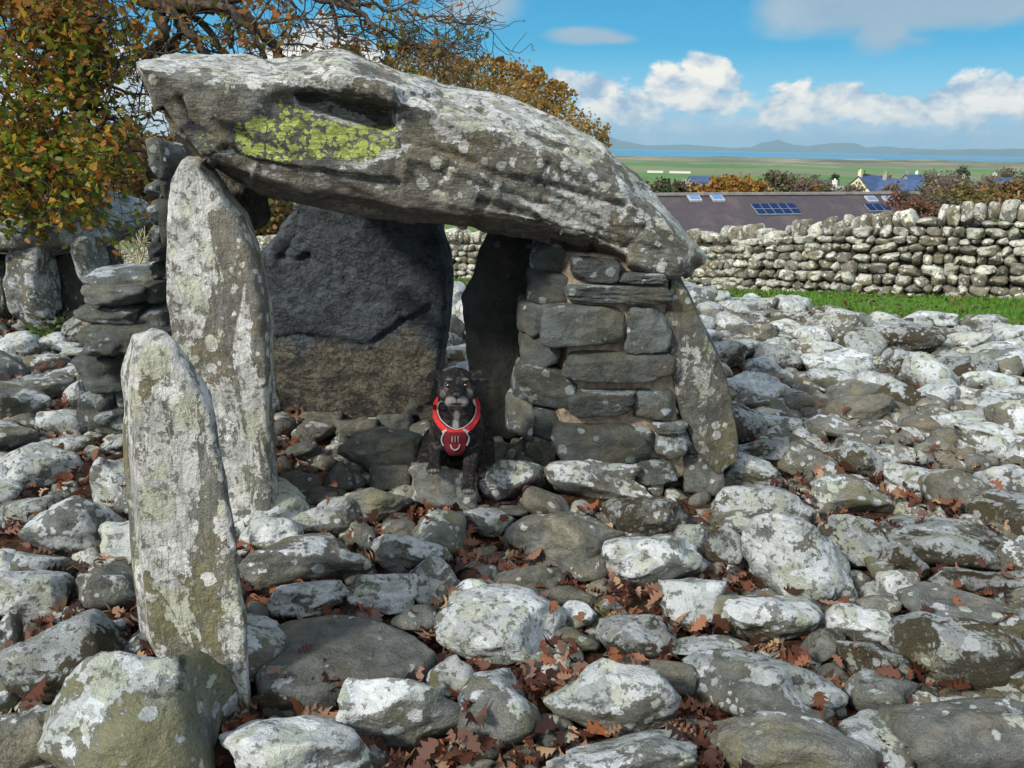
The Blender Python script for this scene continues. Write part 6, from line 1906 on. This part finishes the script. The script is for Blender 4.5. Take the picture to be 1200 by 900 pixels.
def build_dog():
    px1 = 0.00360
    bm = bmesh.new()
    def ell(c, r, rx=0.0, rz=0.0, ry=0.0):
        Mx = Matrix.Translation(Vector(c)) @ Matrix.Rotation(rz, 4, 'Z') @ Matrix.Rotation(ry, 4, 'Y') @ Matrix.Rotation(rx, 4, 'X') @ Matrix.Diagonal((r[0], r[1], r[2], 1))
        bmesh.ops.create_icosphere(bm, subdivisions=4, radius=1.0, matrix=Mx)
    def cap_(a, b, ra, rb, n=7, fl=1.0):
        a, b = np.array(a), np.array(b)
        for i in range(n):
            k = i / (n - 1); r = ra + (rb - ra) * k
            ell(a + (b - a) * k, (r, r * fl, r))
    # trunk
    chest = at(535, 500, 3.27); sh = at(535, 487, 3.33); rump = at(537, 516, 3.60)
    ell(chest, (.098, .115, .105)); ell(at(535, 513, 3.25), (.078, .09, .075))
    cap_(sh, rump, .095, .10, 8)
    ell(rump, (.11, .11, .09))
    ell(at(519, 500, 3.27), (.05, .075, .085)); ell(at(553, 502, 3.27), (.05, .075, .085))
    # neck and head
    cap_(at(535, 496, 3.27), at(535, 460, 3.22), .088, .066, 7)
    sk = at(535, 451, 3.19)
    ell(sk, (.074, .080, .064)); ell(at(535, 444, 3.20), (.066, .07, .048))
    ell(at(522, 458, 3.17), (.036, .05, .040)); ell(at(549, 458, 3.17), (.036, .05, .040))       # cheeks
    ell(at(526, 444.5, 3.135), (.020, .018, .009)); ell(at(545, 444.5, 3.135), (.020, .018, .009))    # brows
    cap_(at(535, 461, 3.14), at(535, 467, 3.05), .044, .037, 6)
    ell(at(528, 470, 3.055), (.024, .034, .026)); ell(at(543, 470, 3.055), (.024, .034, .026))    # flews
    ell(at(535, 476, 3.075), (.026, .036, .014))                                                  # chin
    # ears, half pricked and folding outward
    for s in (-1, 1):
        bx = 535 + s * 17
        pts = [(bx - s * 3, 442, 3.20, .026), (bx + s * 3, 438.5, 3.20, .028), (bx + s * 8, 438, 3.195, .027), (bx + s * 13, 440, 3.185, .020), (bx + s * 18, 445, 3.172, .010)]
        for (p0, p1) in zip(pts[:-1], pts[1:]):
            for k in range(4):
                f = k / 4; q = [a + (b - a) * f for a, b in zip(p0, p1)]
                ell(at(q[0], q[1] + 2, q[2]), (q[3] * 1.0, .0075, q[3] * 0.95), rx=-0.5)
    # fore legs
    def leg(pts):
        for (p0, p1) in zip(pts[:-1], pts[1:]):
            cap_(at(*p0[:3]), at(*p1[:3]), p0[3], p1[3], 6)
    leg([(515, 503, 3.27, .046), (512, 520, 3.25, .037), (510, 534, 3.21, .028), (509, 546, 3.175, .026)])
    leg([(555, 505, 3.27, .048), (553, 528, 3.24, .038), (550, 548, 3.18, .030), (549.5, 568, 3.135, .027)])
    for (cx, cy, cz) in ((508, 549, 3.15), (549, 573, 3.105)):
        ell(at(cx, cy, cz), (.033, .040, .022))
        for k, o in enumerate((-6.2, -2.1, 2.1, 6.2)):
            ell(at(cx + o, cy + 2.0 - abs(o) * .12, cz - .030 + abs(o) * .0016), (.0098, .020, .0125))
    # hind legs folded under a sitting body
    for s in (-1, 1):
        cap_(rump + np.array([s * .09, 0, -.01]), rump + np.array([s * .135, -.19, -.06]), .085, .055, 6)
        k = rump + np.array([s * .135, -.19, -.06]); f = at(501 if s < 0 else 566, 546 if s < 0 else 556, 3.36)
        cap_(k, rump + np.array([s * .14, -.03, -.13]), .045, .03, 5)
        cap_(rump + np.array([s * .14, -.03, -.13]), f, .028, .024, 5)
        ell(f, (.030, .045, .022))
    cap_(rump + np.array([0, .10, -.05]), rump + np.array([.12, .22, -.12]), .028, .010, 8)
    V, N, Fq = remesh(bm, 0.0052, 5)
    px, py = to_px(V)
    front = N[:, 1] < 0.25
    def bl(cx, cy, rx, ry, w=1.0, ymax=9):
        q = np.hypot((px - cx) / rx, (py - cy) / ry)
        return w * (1 - sstep(q, 0.55, 1.15)) * front * (V[:, 1] < ymax)
    g = np.zeros(len(V))
    for a in [(528, 471, 8, 7, .55, 3.2), (542, 471, 8, 7, .55, 3.2), (535, 472, 7, 4, .4, 3.2), (535, 477, 8, 3.0, .45, 3.2), (523, 453, 3, 7, .22, 3.2), (549, 453, 3, 7, .22, 3.2), (526, 444.5, 5, 2.0, .30, 3.2), (545.5, 444.5, 5, 2.0, .30, 3.2),
              (519, 462, 4, 6, .3, 3.25), (551, 462, 4, 6, .3, 3.25), (535, 487, 4, 7, .6, 3.4), (534, 498, 4, 9, .7, 3.4),
              (508, 553, 9, 4, .45, 3.3), (549, 577, 9, 4, .5, 3.3)]:
        g = np.maximum(g, bl(*a))
    sk_ = np.zeros(len(V))
    for a in [(535, 473.6, 9.5, 1.5, 1, 3.2), (525.5, 451, 4.4, 3.0, .8, 3.2), (545.5, 451, 4.4, 3.0, .8, 3.2), (535, 466, 1.0, 6, .8, 3.2), (511, 441, 5, 3.4, .9, 3.3), (560, 441, 5, 3.4, .9, 3.3)]:
        sk_ = np.maximum(sk_, bl(*a))
    for cx, cy in ((508, 551), (549, 575)):
        for o in (-4.1, 0, 4.1): sk_ = np.maximum(sk_, bl(cx + o, cy + 2, 0.8, 5, .8, 3.3))
    base = at(530, 566, 3.2)
    root = mesh_obj('dog', V, Fq, M['fur'], origin=tuple(base))
    add_attr(root, 'grey', g); add_attr(root, 'skin', sk_)
    tag(root, 'black brindle dog with greying muzzle and red harness sitting at the chamber mouth', 'dog')
    Ft = np.vstack([Fq[:, [0, 1, 2]], Fq[:, [0, 2, 3]]]) if isinstance(Fq, np.ndarray) else Fq
    bvh = BVHTree.FromPolygons(V.tolist(), Ft.tolist(), epsilon=0.0)
    O = Vector((0, 0, CAMZ))
    def on(px_, py_, off=0.0, last=None):
        d = Vector(ray(px_, py_)).normalized(); h = bvh.ray_cast(O, d)
        if h[0] is None or h[0].y > 3.5: return None
        return np.array(h[0]) + np.array(h[1]) * off, np.array(h[1])
    for s in (-1, 1):
        p, n = on(535.5 + s * 10.5, 451.5); mb = MB(); D, Fc = ico(3); mb.add(D * .0115 + p - n * .002, Fc)
        e = mb.build('eye', M['eye'], root)
    p, n = on(535, 462.5)
    D, Fc = rock_shape(3, 3, p=8, rough=0.02); mb = MB(); mb.add(D * np.array([.0175, .012, .0125]) + p + np.array([0, -.002, 0]), Fc)
    for s in (-1, 1): mb.add(ico(2)[0] * .0045 + p + np.array([s * .008, -.013, -.002]), ico(2)[1])
    mb.build('nose', M['nose'], root)
    def ribbon(pts, w, th, name, mat, par, lift=0.004, bvh_on=on, sub=6, wpts=None):
        """band laid over the surface beneath it as the photo shows"""
        P = np.array(pts, float); rows = []
        dense = []
        for i in range(len(P) - 1):
            for k in range(sub): dense.append(P[i] + (P[i + 1] - P[i]) * k / sub)
        dense.append(P[-1]); dense = np.array(dense)
        for _ in range(3): dense[1:-1] = (dense[:-2] + dense[2:] + 2 * dense[1:-1]) / 4
        prev = None
        for i, q in enumerate(dense):
            d = dense[min(i + 1, len(dense) - 1)] - dense[max(i - 1, 0)]; d /= np.linalg.norm(d) + 1e-9
            nn = np.array([-d[1], d[0]]); ww = w if wpts is None else np.interp(i / len(dense), *wpts)
            row = []
            for k in range(5):
                u = (k / 4 - 0.5) * ww
                h = bvh_on(q[0] + nn[0] * u, q[1] + nn[1] * u)
                if h is None:
                    if prev is None: h = (at(q[0] + nn[0] * u, q[1] + nn[1] * u, 3.25), np.array([0, -1.0, 0]))
                    else: h = (at(q[0] + nn[0] * u, q[1] + nn[1] * u, prev), np.array([0, -1.0, 0]))
                prev = h[0][1]
                row.append((h[0] + h[1] * lift, h[0] + h[1] * (lift + th)))
            rows.append(row)
        R_ = np.array([[[r[0], r[1]] for r in row] for row in rows])      # n,5,2,3
        for _ in range(2): R_[1:-1] = (R_[:-2] + R_[2:] + 2 * R_[1:-1]) / 4
        n, m = R_.shape[:2]; Vv = R_.reshape(-1, 3); ix = lambda a, b, c: (a * m + b) * 2 + c
        Fc = []
        for a in range(n - 1):
            for b in range(m - 1):
                Fc.append((ix(a, b, 1), ix(a + 1, b, 1), ix(a + 1, b + 1, 1), ix(a, b + 1, 1)))
                Fc.append((ix(a, b, 0), ix(a, b + 1, 0), ix(a + 1, b + 1, 0), ix(a + 1, b, 0)))
            Fc.append((ix(a, 0, 0), ix(a + 1, 0, 0), ix(a + 1, 0, 1), ix(a, 0, 1)))
            Fc.append((ix(a, m - 1, 0), ix(a, m - 1, 1), ix(a + 1, m - 1, 1), ix(a + 1, m - 1, 0)))
        for a in (0, n - 1):
            for b in range(m - 1): Fc.append((ix(a, b, 0), ix(a, b, 1), ix(a, b + 1, 1), ix(a, b + 1, 0)))
        return mesh_obj(name, Vv, Fc, mat, par, smooth=False)
    hs = ribbon([(513.5, 465), (511, 470), (509.5, 477), (511, 487), (515.5, 496), (523, 504), (533, 507.5), (544, 505), (553, 498), (559, 488), (560.5, 478), (560, 472), (558, 466)], 5.6, .005, 'harness', M['red'], root, lift=.005, wpts=([0, .12, .5, .88, 1], [2.5, 5.2, 6.2, 5.2, 2.5]))
    ribbon([(518.5, 468), (514.5, 477), (516, 486), (520, 494), (526, 500), (534, 503.5), (543, 501), (549.5, 495.5), (554.5, 487), (556.2, 477), (553, 468)], 1.0, .003, 'piping', M['pipe'], hs, lift=.008)
    pn = ribbon([(533.5, 506), (533.5, 512), (533.5, 520), (533.5, 526), (533.5, 530.5)], 24, .006, 'chest_panel', M['darkred'], hs, lift=.006, wpts=([0, .3, .65, 1.0], [22, 24, 20, 12]))
    for a in ([(523, 505), (519, 513), (522, 521)], [(544, 505), (548.5, 512), (545, 521)]):
        ribbon(a, 1.1, .003, 'piping', M['pipe'], hs, lift=.012)
    ribbon([(529, 519), (530, 523.5), (533.5, 525.5), (537, 523.5), (538, 519)], 1.2, .002, 'emblem', M['pipe'], hs, lift=.0135)
    for x in (530.5, 533.5, 536.5): ribbon([(x, 510), (x, 516)], 0.7, .002, 'emblem', M['pipe'], hs, lift=.0135)
    for a in ([(520.5, 506), (525, 503.5)], [(541.5, 503), (547, 505.5)]): ribbon(a, 2.2, .002, 'buckle', M['pipe'], hs, lift=.0125)
    # lead trailing off over the stones
    def onc(px_, py_):
        d = Vector(ray(px_, py_)).normalized(); h = CAIRN_BVH.ray_cast(O, d)
        if h[0] is None: return None
        n = np.array(h[1]); return np.array(h[0]), n if n @ np.array(d) < 0 else -n
    l = ribbon([(556, 556), (560, 568), (566, 578), (576, 586), (588, 591), (600, 590), (608, 583), (613, 573), (620, 566), (630, 561)], 4, .004, 'lead', M['lead'], None, lift=.006, bvh_on=onc, sub=8, wpts=([0, .5, .75, 1], [2.5, 3, 5.5, 6]))
    tag(l, 'dark plum webbing lead trailing over the stones right of the dog', 'dog lead')
build_dog()
